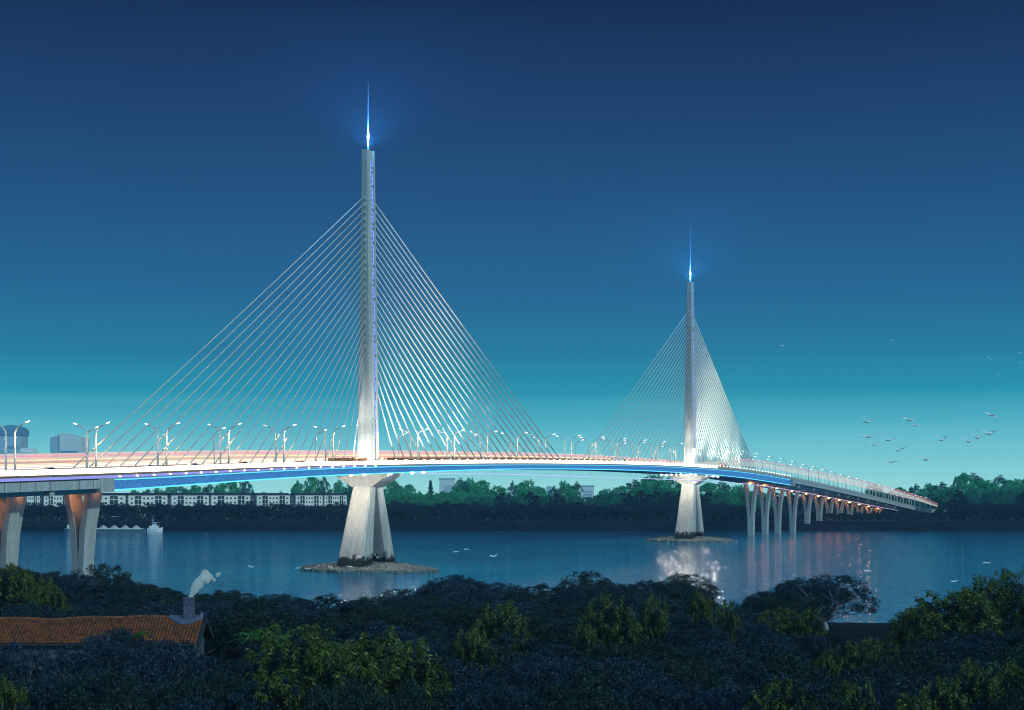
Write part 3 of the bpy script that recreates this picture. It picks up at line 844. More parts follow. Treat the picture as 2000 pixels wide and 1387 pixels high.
def unit(a):
    return a / np.maximum(1e-9, np.linalg.norm(a, axis=-1, keepdims=True))

def leaves(base, d, ln, wd, rng):
    """diamond leaf quads: base (N,3), direction (N,3)"""
    n = len(base)
    side = unit(np.cross(d, rng.normal(size=(n, 3))))
    ln = np.asarray(ln).reshape(-1, 1); wd = np.asarray(wd).reshape(-1, 1)
    nr = np.cross(side, d)
    v = np.empty((n, 4, 3))
    v[:, 0] = base
    v[:, 1] = base + d * ln * .45 + side * wd * .5 + nr * wd * .12
    v[:, 2] = base + d * ln
    v[:, 3] = base + d * ln * .45 - side * wd * .5 + nr * wd * .12
    return v.reshape(-1, 3)

def crown_clumps(rng, k, a, c, zc, lumps=7, low=-.45):
    """clump centres through an uneven ellipsoid (half-width a, half-height c, centre height zc)"""
    ld = unit(rng.normal(size=(lumps, 3))); la = rng.uniform(.05, .34, lumps)
    d = unit(rng.normal(size=(k * 4, 3))); d = d[d[:, 2] > low][:k]
    r = .86 + sum(la[i] * np.maximum(0, d @ ld[i] - .35) * 1.6 for i in range(lumps)) - .22 * rng.random(len(d))
    r *= np.where(rng.random(len(d)) < .25, rng.uniform(.45, .8, len(d)), 1)
    return np.stack([d[:, 0] * a * r, d[:, 1] * a * r, zc + d[:, 2] * c * r], 1), d

def trunk_mesh(rng, cl, h, r0, fork, nb=9):
    mb = MB()
    fz = h * fork
    j = rng.normal(size=(4, 2)) * .12
    tp = [(0, 0, -.6), (j[0, 0], j[0, 1], fz * .5), (j[1, 0] * 1.5, j[1, 1] * 1.5, fz)]
    mb.tube(tp, [r0 * 1.35, r0, r0 * .8], 8)
    top = Vector(tp[-1])
    idx = rng.choice(len(cl), min(nb * 4, len(cl)), replace=False)
    mains = []
    for i in idx[:nb]:
        e = Vector(cl[i]); m = top.lerp(e, .5); m.z -= .1 * (e - top).length * (1 if e.z < h * .8 else 0); m += Vector(rng.normal(size=3) * .25)
        mb.tube([top, top.lerp(m, .55), m, m.lerp(e, .6) + Vector(rng.normal(size=3) * .15), e], [r0 * .55, r0 * .45, r0 * .3, r0 * .18, r0 * .07], 6)
        mains.append(m)
    for i in idx[nb:]:
        e = Vector(cl[i]); m = min(mains, key=lambda q: (q - e).length)
        mb.tube([m, m.lerp(e, .5) + Vector(rng.normal(size=3) * .2), e], [r0 * .24, r0 * .14, r0 * .05], 5)
    return mb

def make_broadleaf(seed, name, lm, bark, a=5.0, c=3.6, h=10.0, clumps=95, ros=22, nl=7, ln=.34, wd=.14, fork=.32, low=-.45, cr=1.0, r0=.3):
    rng = np.random.default_rng(seed)
    o = empty(name, (0, 0, 0))
    zc = h - c
    cl, cd = crown_clumps(rng, clumps, a, c, zc, low=low)
    # rosettes on each clump, mostly on its outer side
    K = len(cl)
    d = unit(cd[:, None, :] * .75 + rng.normal(size=(K, ros, 3)) * .75 + np.array([0, 0, .25]))
    rad = cr * rng.uniform(.45, 1.1, (K, ros, 1)) * rng.uniform(.7, 1.25, (K, 1, 1))
    rc = (cl[:, None, :] + d * rad).reshape(-1, 3); rd_ = d.reshape(-1, 3)
    n = len(rc)
    ld = unit(rd_[:, None, :] * .55 + rng.normal(size=(n, nl, 3)) * .8).reshape(-1, 3)
    base = np.repeat(rc, nl, 0) + rng.normal(size=(n * nl, 3)) * .07
    v = leaves(base, ld, ln * rng.uniform(.7, 1.3, n * nl), wd * rng.uniform(.7, 1.2, n * nl), rng)
    mesh_obj('crown', v, np.arange(len(v)).reshape(-1, 4), lm, o)
    trunk_mesh(rng, cl, h, r0, fork).build('trunk', bark, o, True)
    return o

def make_mango(seed, lm, bark, a=4.4, c=3.8, h=9.0, tips=330):
    """drooping lance-shaped leaves in rosettes at the ends of the twigs"""
    rng = np.random.default_rng(seed)
    o = empty('mango_tree', (0, 0, 0))
    zc = h - c
    cl, cd = crown_clumps(rng, tips, a, c, zc, lumps=9, low=-.55)
    # bunch the tips
    cl += unit(rng.normal(size=cl.shape)) * .22
    K = len(cl); nl = 16
    ax = unit(cd * .5 + np.array([0, 0, .8]) + rng.normal(size=(K, 3)) * .2)
    th = (np.arange(nl)[None, :] * 2.399 + rng.random((K, 1)) * 6.28)
    t1 = unit(np.cross(ax, np.array([.31, .9, .2]))); t2 = np.cross(ax, t1)
    out = t1[:, None, :] * np.cos(th)[..., None] + t2[:, None, :] * np.sin(th)[..., None]
    lev = np.linspace(1, 0, nl)[None, :, None]
    d = unit(out + ax[:, None, :] * (lev * 1.1 - .6) + np.array([0, 0, -.5]))
    base = cl[:, None, :] + ax[:, None, :] * (lev * .5 - .25)
    ln = .60 * rng.uniform(.75, 1.2, (K, nl)); wd = .18 * rng.uniform(.8, 1.2, (K, nl))
    v1 = leaves(base.reshape(-1, 3), d.reshape(-1, 3), ln.ravel(), wd.ravel(), rng)
    # a sparser inner layer of leaves
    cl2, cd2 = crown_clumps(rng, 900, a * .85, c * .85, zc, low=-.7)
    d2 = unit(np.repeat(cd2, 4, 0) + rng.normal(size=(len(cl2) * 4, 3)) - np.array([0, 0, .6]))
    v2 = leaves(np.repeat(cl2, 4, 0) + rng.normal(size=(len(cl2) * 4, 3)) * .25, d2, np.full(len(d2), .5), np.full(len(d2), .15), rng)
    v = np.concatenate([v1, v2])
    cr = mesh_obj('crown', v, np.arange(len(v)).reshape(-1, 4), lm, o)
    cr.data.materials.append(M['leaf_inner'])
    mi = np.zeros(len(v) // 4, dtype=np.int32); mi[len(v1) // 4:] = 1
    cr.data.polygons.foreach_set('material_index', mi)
    trunk_mesh(rng, cl, h, .26, .3, 10).build('trunk', bark, o, True)
    return o

protoD = [make_broadleaf(100 + i, 'dusky_tree', M['leaf_dark3'] if i in (2, 4) else M['leaf_dark'] if i % 2 == 0 else M['leaf_dark2'], M['bark'] if i != 1 else M['bark_dark'],
                         a=5.0, c=(3.6, 4.0, 3.2, 3.8, 3.4)[i], clumps=(130, 140, 120, 135, 125)[i], ros=20, cr=(1.0, .8, 1.1, .9, 1.0)[i]) for i in range(5)]
protoU = make_broadleaf(140, 'spreading_tree', M['leaf_dark2'], mat('pale_bark', (.30, .33, .36), .85, scale=4), a=5.2, c=4.4, h=10, clumps=105, ros=15, fork=.16, low=-.4, r0=.34)
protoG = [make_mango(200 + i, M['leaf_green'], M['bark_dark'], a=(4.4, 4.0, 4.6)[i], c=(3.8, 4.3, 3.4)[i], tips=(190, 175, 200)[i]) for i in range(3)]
used_p = set()
tree_log = []
def put_tree(proto, H0, R0, px, py, Y, width, rz=None, xo=0):
    """crown top at pixel row py when standing Y metres out"""
    x = (px - 1000) / F * Y
    g = max(-.1, ground_z(x, Y))
    h = ztop(py, Y) - g
    if proto not in used_p: o = proto; used_p.add(proto)
    else: o = copy_tree(proto)
    o.location = (x, Y, g)
    o.rotation_euler = (0, 0, rnd.uniform(0, 6.28) if rz is None else rz)
    s = width / (2 * R0)
    o.scale = (s, s * rnd.uniform(.92, 1.08), h / H0)
    tree_log.append((o, px, Y, proto))
    return o

sil_x = [-60, 0, 40, 100, 160, 200, 260, 300, 340, 380, 430, 480, 550, 600, 650, 700, 740, 800, 840, 880, 920, 960, 1000, 1050, 1120, 1200, 1260, 1310, 1350, 1385, 1420, 1450, 1480, 1520, 1600, 1650, 1690, 1720, 1760, 1800, 1840, 1880, 1920, 1970, 2060]
sil_y = [1110, 1112, 1094, 1112, 1128, 1114, 1124, 1140, 1165, 1158, 1156, 1158, 1158, 1180, 1192, 1190, 1172, 1152, 1132, 1128, 1138, 1134, 1152, 1152, 1132, 1132, 1146, 1132, 1134, 1150, 1178, 1222, 1160, 1140, 1132, 1136, 1170, 1290, 1290, 1180, 1172, 1180, 1150, 1128, 1128]
def sil(px): return float(np.interp(px, sil_x, sil_y))

# the mango-like trees: (px, top row, distance, crown width)
greens = [(590, 1243, 100, 7.4), (730, 1240, 104, 7.0), (660, 1290, 92, 6.6), (800, 1275, 97, 5.6), (540, 1320, 90, 5.0),
          (965, 1198, 128, 5.4), (925, 1246, 110, 3.2), (1145, 1220, 124, 2.6), (1205, 1183, 134, 4.6), (1275, 1178, 136, 2.8), (1370, 1158, 150, 2.8), (1420, 1188, 142, 2.6),
          (1530, 1200, 150, 5.2), (1578, 1192, 148, 3.4), (1640, 1272, 124, 4.6), (1705, 1258, 126, 4.2), (1610, 1285, 118, 2.8),
          (1835, 1168, 150, 9.4), (1790, 1200, 146, 4.6), (1885, 1158, 152, 5.8), (1925, 1142, 168, 4.8), (1972, 1126, 170, 5.4), (2030, 1150, 165, 6.0),
          (1920, 1318, 92, 3.6), (1985, 1312, 94, 4.4), (60, 1120, 185, 8.0), (5, 1118, 182, 7.0), (95, 1150, 172, 4.4), (22, 1332, 90, 2.8),
          (1545, 1352, 86, 3.8), (1660, 1352, 86, 3.4), (1790, 1356, 85, 3.6), (1860, 1352, 86, 3.0)]
for i, (px, py, Y, w) in enumerate(greens):
    o = put_tree(protoG[i % 3], 9.0, 4.3, px, py, Y, w)
    tag(o, None, 'tree', 'yellow-green drooping-leaf trees among the dusky ones')
# the spreading tree with pale limbs beside the water gap
o = put_tree(protoU, 10.0, 5.2, 1612, 1130, 205, 11.5, .4)
tag(o, 'spreading tree with pale forked limbs below its crown, left of the bank gap', 'tree')
ut = o
# dusky trees: rows from the shore towards the camera
def in_gap(px, Y, w):
    hw = w / 2 / Y * F
    return px + hw > 1692 and px - hw < 1782
rows = [(240, 0, 9.5, 0), (222, 10, 9.0, .5), (200, 22, 9.0, 0), (180, 36, 8.6, .5), (162, 56, 8.4, 0), (147, 74, 8.0, .5), (134, 96, 7.6, 0), (122, 118, 7.4, .5), (112, 140, 7.0, 0), (103, 164, 6.6, .5), (95, 190, 6.2, 0), (88, 214, 6.0, .5)]
house_front = (108, 140)
for ri_, (Y, drop, w, ph) in enumerate(rows):
    step = w * .80 / Y * F
    px = -150 + ph * step
    while px < 2150:
        w_ = w * rnd.uniform(.85, 1.2); x_ = px + rnd.uniform(-.2, .2) * step; Y_ = Y + rnd.uniform(-3, 3)
        hwp = w_ / 2 / Y_ * F
        base = min(sil(x_ + k * hwp) for k in (-.35, 0, .35))
        base_max = max(sil(x_ + k * hwp) for k in (-.6, -.3, 0, .3, .6))
        py = (base_max * .75 + base * .25 if Y > 190 else 1150) + (drop if Y > 190 else 0)
        if Y <= 190: py = 1140 + drop + rnd.uniform(-8, 12)
        ok = True
        if in_gap(x_, Y_, w_) and Y > 112: ok = False
        if in_gap(x_, Y_, w_ * .7): py = max(py, 1288)
        if 1690 < x_ < 2100 and 112 < Y < 250 and py < 1235: ok = (Y < 160); py = max(py, 1235)
        # keep the house clear
        if x_ - hwp < 425 and 112 < Y_ < 142: ok = False
        if 1535 < x_ < 1690 and Y_ < 206: py = max(py, 1240)
        if -80 < x_ < 440 and 98 < Y_ < 114: py = (1240 if x_ > 165 else 1226) + (114 - Y_) * 1.6 + rnd.uniform(0, 10)
        if x_ - hwp * .8 < 420 and Y_ <= 112: py = max(py, 1250 + (112 - Y_) * 2.8)
        if x_ < 640 and Y_ > 142: py = min(max(py, sil(x_) + 4), 1196)
        # keep the big light-green group in front clear
        if 480 < x_ < 870 and Y_ < 112: ok = (Y_ > 107) or py > 1345
        if Y_ < 125 and any(abs(x_ - q[0]) < hwp * .55 and Y_ < q[2] and py < q[1] + 50 for q in greens): py += 45
        if 640 < x_ < 700 and Y_ > 190 and False: ok = False
        if ok and py < 1400:
            p = protoD[rnd.randrange(5)]
            o = put_tree(p, 10.0, 5.0, x_, py, Y_, w_)
            tag(o, None, 'tree', 'dusky broadleaf trees on the near bank')
        px += step
# labels for the near-bank trees: ordered row by row
def label_rows(items, noun):
    bands = [(0, 92, 'bottom edge row'), (92, 99, 'second row up'), (99, 107.5, 'third row up'), (107.5, 117, 'fourth row up'), (117, 128, 'fifth row up'), (128, 140.5, 'sixth row up'), (140.5, 154, 'seventh row up'), (154, 171, 'eighth row up'), (171, 190, 'ninth row up'), (190, 211, 'tenth row up'), (211, 231, 'row behind the shore'), (231, 400, 'shoreline row')]
    for a, b, nm in bands:
        g = sorted((t for t in items if a <= t[2] < b), key=lambda t: t[1])
        for i, t in enumerate(g):
            t[0]['label'] = '%s, %s from left in the %s of near trees' % (noun, ordinal(i + 1), nm)
label_rows([t for t in tree_log if t[3] in protoD], 'dark bluish leafy tree')
label_rows([t for t in tree_log if t[3] in protoG], 'yellow-green drooping-leaf tree')

# palms by the house
def make_palm(px, py, Y, size, label):
    p = at(px, py, Y); g = ground_z(p.x, Y)
    o = empty('palm_tree', (p.x, Y, g)); H = p.z - g - size * .5
    MB().tube([(0, 0, -.4), (.1, 0, H * .5), (0, .1, H)], [.2, .15, .12], 8).build('trunk', M['bark_dark'], o, True)
    rg = random.Random(int(px)); fr = []; rng = np.random.default_rng(int(px))
    V = []
    for k in range(13):
        a = k * 2.4; el_ = rg.uniform(.2, 1.2)
        prev = np.array([0, 0, H]); d = np.array([math.cos(a) * math.cos(el_), math.sin(a) * math.cos(el_), math.sin(el_)])
        for j in range(16):
            d = unit(d + np.array([0, 0, -.07])); nxt = prev + d * size / 11
            sd_ = unit(np.cross(d, np.array([0, 0, 1.0])))
            for sgn in (-1, 1):
                ld = unit(sd_ * sgn + d * .7 + np.array([0, 0, -.25]))
                V.append(leaves(np.array([prev, (prev + nxt) / 2]), np.array([ld, ld]), [size * .3 * (1 - j / 20)] * 2, [.09] * 2, rng))
            prev = nxt
    v = np.concatenate(V)
    mesh_obj('crown', v, np.arange(len(v)).reshape(-1, 4), M['leaf_palm'], o)
    tag(o, label, 'palm', 'small palms beside the tiled house')
make_palm(248, 1238, 112, 1.7, 'small bright green palm in front of the tiled roof')
make_palm(508, 1232, 114, 1.8, 'small bright green palm to the right of the tiled house')
make_palm(548, 1248, 108, 1.5, 'low palm fronds left of the large yellow-green tree')

# far bank trees
def make_bank_tree(seed, lm, name, a, c, h, clumps, ros, ln, bark, fork=.25, r0=.35, low=-.4):
    rng = np.random.default_rng(seed)
    o = empty(name, (0, 0, 0))
    cl, cd = crown_clumps(rng, clumps, a, c, h - c, lumps=8, low=low)
    K = len(cl)
    d = unit(cd[:, None, :] * .6 + rng.normal(size=(K, ros, 3)))
    b = (cl[:, None, :] + d * rng.uniform(.3, 1.3, (K, ros, 1)) * (a * .2)).reshape(-1, 3)
    v = leaves(b, unit(d.reshape(-1, 3) + rng.normal(size=(len(b), 3)) * .6), ln * rng.uniform(.7, 1.3, len(b)), ln * .6 * rng.uniform(.7, 1.3, len(b)), rng)
    mesh_obj('crown', v, np.arange(len(v)).reshape(-1, 4), lm, o)
    trunk_mesh(rng, cl, h, r0, fork, 5).build('trunk', bark, o, True)
    return o
palebark = mat('whitewashed_bark', (.45, .47, .5), .8)
protoB = [make_bank_tree(300 + i, M['leaf_bank'], 'bank_tree', 5.0, 4.0, 9.5, 70, 40, .85, palebark, .16, .22, -.75) for i in range(4)]
protoM = [make_bank_tree(320 + i, M['leaf_far2'] if i == 1 else M['leaf_bank'], 'tall_bank_tree', 5.5, 7.3, 16, 90, 40, 1.05, M['bark_dark'], .1, .4, -.95) for i in range(3)]
protoF = [make_bank_tree(340 + i, (M['leaf_far'], M['leaf_far2'], M['leaf_far'])[i], 'far_tree', 6.0, (9, 11, 8)[i], 24, 80, 34, 1.25, M['bark_dark'], .2, .5, -.8) for i in range(3)]
def make_conifer(seed):
    rng = np.random.default_rng(seed); o = empty('conifer', (0, 0, 0)); H = 24.0
    V = []
    n = 2400
    z = H * (1 - rng.random(n) ** .7 * .88); r = (H - z) * .21 * (0.55 + .45 * np.sin(z * 2.1)) * rng.uniform(.5, 1.1, n)
    th = rng.random(n) * 6.283
    b = np.stack([np.cos(th) * r, np.sin(th) * r, z], 1)
    d = unit(np.stack([np.cos(th), np.sin(th), -.15 + .1 * rng.normal(size=n)], 1) + rng.normal(size=(n, 3)) * .35)
    v = leaves(b, d, 1.3 * rng.uniform(.7, 1.3, n), .6 * rng.uniform(.7, 1.3, n), rng)
    mesh_obj('crown', v, np.arange(len(v)).reshape(-1, 4), M['leaf_far2'], o)
    MB().tube([(0, 0, -.5), (0, 0, H * .5), (0, 0, H - 1)], [.4, .25, .08], 7).build('trunk', M['bark_dark'], o, True)
    return o
protoC = [make_conifer(360)]
far_log = []
def put_far(proto, H0, R0, px, py, Y, width, grp, key):
    g = 6.0 if Y < 950 else (6.8 if Y < 1020 else 7.4)
    h = ztop(py, Y) - g
    if proto not in used_p: o = proto; used_p.add(proto)
    else: o = copy_tree(proto)
    o.location = ((px - 1000) / F * Y, Y, g)
    o.rotation_euler = (0, 0, rnd.uniform(0, 6.28))
    s = width / (2 * R0); o.scale = (s, s, h / H0)
    tag(o, None, 'tree', grp)
    far_log.append((o, px, Y, key))
px = -40
while px < 2060:            # the dark front row with whitewashed trunks
    py = rnd.uniform(986, 992)
    if 1450 < px < 1835: py = rnd.uniform(1000, 1006) if px > 1570 else rnd.uniform(1006, 1010)
    if not (258 < px < 280): put_far(rnd.choice(protoB), 9.5, 5.0, px, py, 942 + rnd.uniform(-4, 8), (rnd.uniform(12, 17) if not 1450 < px < 1835 else rnd.uniform(5, 8)), 'dark trees with pale trunks along the far bank', 'front')
    px += rnd.uniform(15, 23)
px = 690
while px < 2060:            # the denser, taller belt behind it
    if px < 905: py = rnd.uniform(983, 988)
    elif px < 1190: py = rnd.uniform(970, 978)
    else: py = rnd.uniform(964, 972)
    put_far(rnd.choice(protoM), 16, 5.5, px, py, (985 if not 1430 < px < 1850 else 1310) + rnd.uniform(-10, 12), rnd.uniform(11, 15), 'dense belt of trees behind the far bank path', 'belt')
    px += rnd.uniform(22, 32)
far_sil = [(262, 958, 10), (285, 957, 10), (310, 954, 11), (335, 950, 11), (358, 951, 11), (380, 947, 12), (405, 948, 12), (430, 944, 12), (455, 941, 12), (480, 938, 12), (512, 962, 9), (545, 962, 9), (580, 941, 10), (607, 933, 12), (632, 934, 11), (662, 940, 10), (690, 936, 14), (770, 938, 14), (795, 950, 11), (820, 962, 9),
           (892, 948, 10), (905, 938, 13), (916, 936, 11), (938, 943, 16), (955, 953, 10), (977, 950, 12), (1003, 944, 10), (1025, 939, 14), (1055, 954, 10), (1082, 952, 10), (1104, 941, 11), (1122, 945, 11), (1180, 952, 12), (1212, 946, 14), (1244, 931, 18), (1270, 929, 20), (1300, 934, 18), (1330, 936, 18),
           (1390, 938, 18), (1415, 944, 16), (1445, 948, 16), (1480, 952, 14), (1620, 925, 12), (1660, 935, 10), (1710, 940, 16), (1755, 944, 14), (1785, 948, 14), (1815, 942, 14), (1835, 938, 18), (1862, 940, 18), (1885, 930, 16), (1908, 926, 20), (1932, 934, 18), (1962, 924, 20), (1985, 938, 18), (2015, 936, 20), (2050, 934, 20)]
far_sil = [t for t in far_sil if t[0] not in (1620, 1660)]
for i, (px, py, w) in enumerate(far_sil):
    Y = (1340 if 1690 < px < 1850 else 1120 if px > 700 else 1215) + (i * 37 % 70)
    if px > 1170: py += (i * 29 % 13) - 1
    put_far(protoF[(0, 1, 0, 2, 1)[i % 5]], 24, 6.0, px, py, Y, w * .95, 'bright green trees behind the far bank', 'tall')
    if px > 1200 or (i % 2 == 0 and px > 700): put_far(protoF[2 if i % 3 else 0], 24, 6.0, px + 14, py + 14, Y - 45, w * .9, 'bright green trees behind the far bank', 'tall')
px = 700
while px < 910:
    put_far(protoF[2], 24, 6.0, px, rnd.uniform(962, 970), 1062, 9, 'bright green trees behind the far bank', 'tall'); px += 17
for px, py, w in ((841, 938, 9), (733, 950, 8)):
    put_far(protoC[0], 24, 4.6, px, py, 1110, w, 'conifers behind the far bank', 'con')
for key, noun, tail in (('front', 'low dark tree with pale trunk on the far bank', ''), ('belt', 'dark tree in the dense belt behind the far bank', ''), ('tall', 'tall bright green tree beyond the far bank', ''), ('con', 'pointed conifer beyond the far bank', '')):
    for i, t in enumerate(sorted((t for t in far_log if t[3] == key), key=lambda t: t[1])):
        t[0]['label'] = '%s, %s from left' % (noun, ordinal(i + 1))
# reeds and bushes at the foot of the far bank
protoR = make_bank_tree(380, M['leaf_bank'], 'waterside_bush', 4.0, 2.0, 4.0, 40, 26, .6, M['bark_dark'], .2, .15)
bl = []
for i, px in enumerate([8, 30, 52, 78, 104, 128, 225, 335, 352, 500, 522, 545, 568, 590, 1012, 1030, 1740, 1768, 1800, 1842]):
    o = protoR if i == 0 else copy_tree(protoR)
    Y = 905 + rnd.uniform(-2, 6); w = rnd.uniform(6, 9)
    o.location = ((px - 1000) / F * Y, Y, .6); o.scale = (w / 8, w / 8, rnd.uniform(.9, 1.4)); o.rotation_euler = (0, 0, rnd.uniform(0, 6))
    tag(o, 'dark bush at the waterline below the far bank, %s from left' % ordinal(i + 1), 'bush', 'bushes at the foot of the far bank')

# ---------------------------------------------------------------- apartment blocks on the far bank
wallm = mat('cream_render', (.86, .86, .78), .8, var=.06)
navyroof = mat('navy_roof', (.035, .045, .08), .6, var=.2)
LA, LB = (48, 985.0), (678, 1120.0)
A3 = Vector(((LA[0] - 1000) / F * LA[1], LA[1], 0)); B3 = Vector(((LB[0] - 1000) / F * LB[1], LB[1], 0))
ldir = (B3 - A3).normalized(); lnor = Vector((ldir.y, -ldir.x, 0))     # towards the river
def on_line(px):
    k = (px - 1000) / F
    s = (k * A3.y - A3.x) / (ldir.x - k * ldir.y)
    return s
blocks = [(-40, 30), (40, 78), (86, 139), (148, 245), (251, 327), (335, 408), (413, 489), (502, 566), (578, 630), (634, 677)]
def block(i, a, b):
    s0, s1 = on_line(a), on_line(b); Wd = s1 - s0
    base = A3 + ldir * s0
    o = empty('apartment_block', (base.x, base.y, 7.0), math.atan2(ldir.y, ldir.x))
    H = 23.0 - 7.0; st = 3.25                      # five storeys; the top three show over the trees
    D = 12.0
    MB().box((Wd / 2, D / 2, H / 2), (Wd, D, H)).build('wall', wallm, o)
    MB().loft([[(-.5, -.7, H + .02), (Wd + .5, -.7, H + .02), (Wd + .5, D + .7, H + .02), (-.5, D + .7, H + .02)], [(0, 3, H + 1.7), (Wd, 3, H + 1.7), (Wd, D - 3, H + 1.7), (0, D - 3, H + 1.7)]]).build('roof', navyroof, o)
    full = [('w', 1.0), ('b', 2.1), ('w', 1.0), ('w', 1.0), ('w', 1.0), ('b', 2.1), ('w', 1.0)]
    tw = sum(c for _, c in full); x = .06 * Wd / 2
    unitw = Wd * .94 / tw
    for kind, c in full:
        cw = c * unitw; cx = x + cw / 2
        if kind == 'w':
            for k in range(5):
                z = H - .75 - st * k - st * .5
                wd_ = cw * .46
                f = MB()
                f.box((cx, -.04, z), (wd_, .1, 1.35)); f.build('window', M['glass'], o)
        else:
            bw = cw * .42; zt = H - .15
            pts = [(cx - bw, H - 10.2), (cx + bw, H - 10.2)] + [(cx + bw * math.cos(q), zt - 1.2 + 1.35 * math.sin(q)) for q in [k * math.pi / 8 for k in range(9)]]
            g = MB().loft([[(px_, -.06, z_) for px_, z_ in pts], [(px_, -.3, z_) for px_, z_ in pts]]).build('bay_window', M['glass'], o)
            fr = MB()
            for k in range(len(pts)):
                p, q = pts[k], pts[(k + 1) % len(pts)]
                fr.tube([(p[0], -.3, p[1]), (q[0], -.3, q[1])], .26, 4)
            fr.box((cx, -.36, H - 5.2), (.3, .2, 9.8))
            for z_ in (H - 3.2, H - 6.7): fr.box((cx, -.35, z_), (2 * bw, .18, .3))
            fr.build('bay_frame', wallm, g)
        x += cw
    return o
where = ['behind the bridge at the photo edge', 'behind the left-hand piers', 'between the two left piers', 'right behind the second pier', 'right of the second pier', 'above the tug boat', 'above the bank right of the tug', 'third from the right end', 'second from the right end', 'at the right end, beside the nearer pylon']
for i, (a, b) in enumerate(blocks):
    o = block(i, a, b)
    tag(o, 'cream apartment block with arched bay windows and navy roof, %s of the row' % (ordinal(i + 1) + ' from left') if i else 'cream apartment block with arched bays, leftmost of the row', 'apartment block', 'row of cream apartment blocks on the far bank')
    if i < len(blocks) - 1:
        s0, s1 = on_line(b), on_line(blocks[i + 1][0])
        c = A3 + ldir * (s0 + s1) / 2 - lnor * 5.5
        lk = empty('link_building', (c.x, c.y, 7.0), math.atan2(ldir.y, ldir.x))
        lw = s1 - s0 - 1.1
        MB().box((0, 0, 7.7), (max(lw, .8), 7, 15.4)).build('wall', navyroof, lk)
        fl = MB()
        for k in range(4): fl.box((0, -3.55, 3 + k * 3.3), (max(lw, .8) * .8, .1, .25))
        fl.build('ledge', M['steel'], lk)
        tag(lk, 'narrow navy link between apartment blocks, %s from left' % ordinal(i + 1), 'building', 'navy links between the apartment blocks')

# far city
def tower(px0, px1, py, Y, depth, label, style, m):
    x0, x1 = (px0 - 1000) / F * Y, (px1 - 1000) / F * Y
    g = 8.0; h = ztop(py, Y) - g; wd_ = x1 - x0
    o = empty('city_tower', ((x0 + x1) / 2, Y, g))
    win = MB()
    if style == 'crown':
        MB().box((0, depth / 2, h * .44), (wd_, depth, h * .88)).build('wall', m, o)
        c = MB(); c.loft([[(sx * wd_ * f / 2, depth / 2 + sy * depth * f / 2, z) for sx, sy in ((-1, -1), (1, -1), (1, 1), (-1, 1))] for f, z in ((1.08, h * .882), (1.08, h * .96), (.8, h), (.3, h * 1.02))])
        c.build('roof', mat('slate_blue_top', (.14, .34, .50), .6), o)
    elif style == 'slant':
        MB().loft([[(-wd_ / 2, 0, 0), (-wd_ / 2 + wd_ * .3, 0, 0), (-wd_ / 2 + wd_ * .3, depth, 0), (-wd_ / 2, depth, 0)], [(-wd_ / 2, 0, h * .93), (-wd_ / 2 + wd_ * .3, 0, h * .97), (-wd_ / 2 + wd_ * .3, depth, h * .97), (-wd_ / 2, depth, h * .93)]]).build('stair_tower', mat('blue_side', (.40, .60, .68), .7), o)
        MB().loft([[(-wd_ * .2 + .2, -2, 0), (wd_ / 2, -2, 0), (wd_ / 2, depth, 0), (-wd_ * .2 + .2, depth, 0)], [(-wd_ * .2 + .2, -2, h), (wd_ / 2, -2, h * .93), (wd_ / 2, depth, h * .93), (-wd_ * .2 + .2, depth, h)]]).build('wall', m, o)
    elif style == 'dome':
        c = MB(); c.loft([[(sx * wd_ * f / 2, depth / 2 + sy * depth * f / 2, z) for sx, sy in ((-1, -1), (1, -1), (1, 1), (-1, 1))] for f, z in ((1, 0), (1, h * .84), (.97, h * .9), (.4, h * .92), (.34, h * .99), (.15, h))])
        c.build('wall', m, o)
    elif style == 'slope':
        c = MB(); c.loft([[(-wd_ / 2, y, 0), (wd_ / 2, y, 0), (wd_ / 2, y, h * .72), (-wd_ / 2 + wd_ * .15, y, h), (-wd_ / 2, y, h * .95)] for y in (0, depth)])
        c.build('wall', m, o)
    else:
        MB().box((0, depth / 2, h / 2), (wd_, depth, h)).build('wall', m, o)
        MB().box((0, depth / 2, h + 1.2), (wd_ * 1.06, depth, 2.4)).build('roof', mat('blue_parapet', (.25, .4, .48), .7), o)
    if style in ('crown', 'slant', 'flat'):
        for r_ in range(6):
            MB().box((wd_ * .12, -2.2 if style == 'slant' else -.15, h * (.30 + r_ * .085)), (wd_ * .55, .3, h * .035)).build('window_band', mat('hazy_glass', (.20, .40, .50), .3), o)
    tag(o, label, 'tower block')
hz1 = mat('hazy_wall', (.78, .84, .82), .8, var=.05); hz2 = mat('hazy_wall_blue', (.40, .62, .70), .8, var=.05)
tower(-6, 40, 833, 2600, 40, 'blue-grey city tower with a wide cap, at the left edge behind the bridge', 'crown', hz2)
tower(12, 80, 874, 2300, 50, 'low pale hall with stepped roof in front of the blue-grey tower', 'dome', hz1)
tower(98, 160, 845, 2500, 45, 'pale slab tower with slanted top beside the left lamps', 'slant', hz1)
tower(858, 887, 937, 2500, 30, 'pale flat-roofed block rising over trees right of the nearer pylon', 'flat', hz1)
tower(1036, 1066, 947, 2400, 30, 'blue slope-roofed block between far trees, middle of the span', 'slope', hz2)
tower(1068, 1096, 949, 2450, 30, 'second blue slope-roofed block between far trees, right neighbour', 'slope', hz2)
tower(1128, 1160, 951, 2400, 40, 'long pale flat block left of the tall trees by the farther pylon', 'flat', hz1)

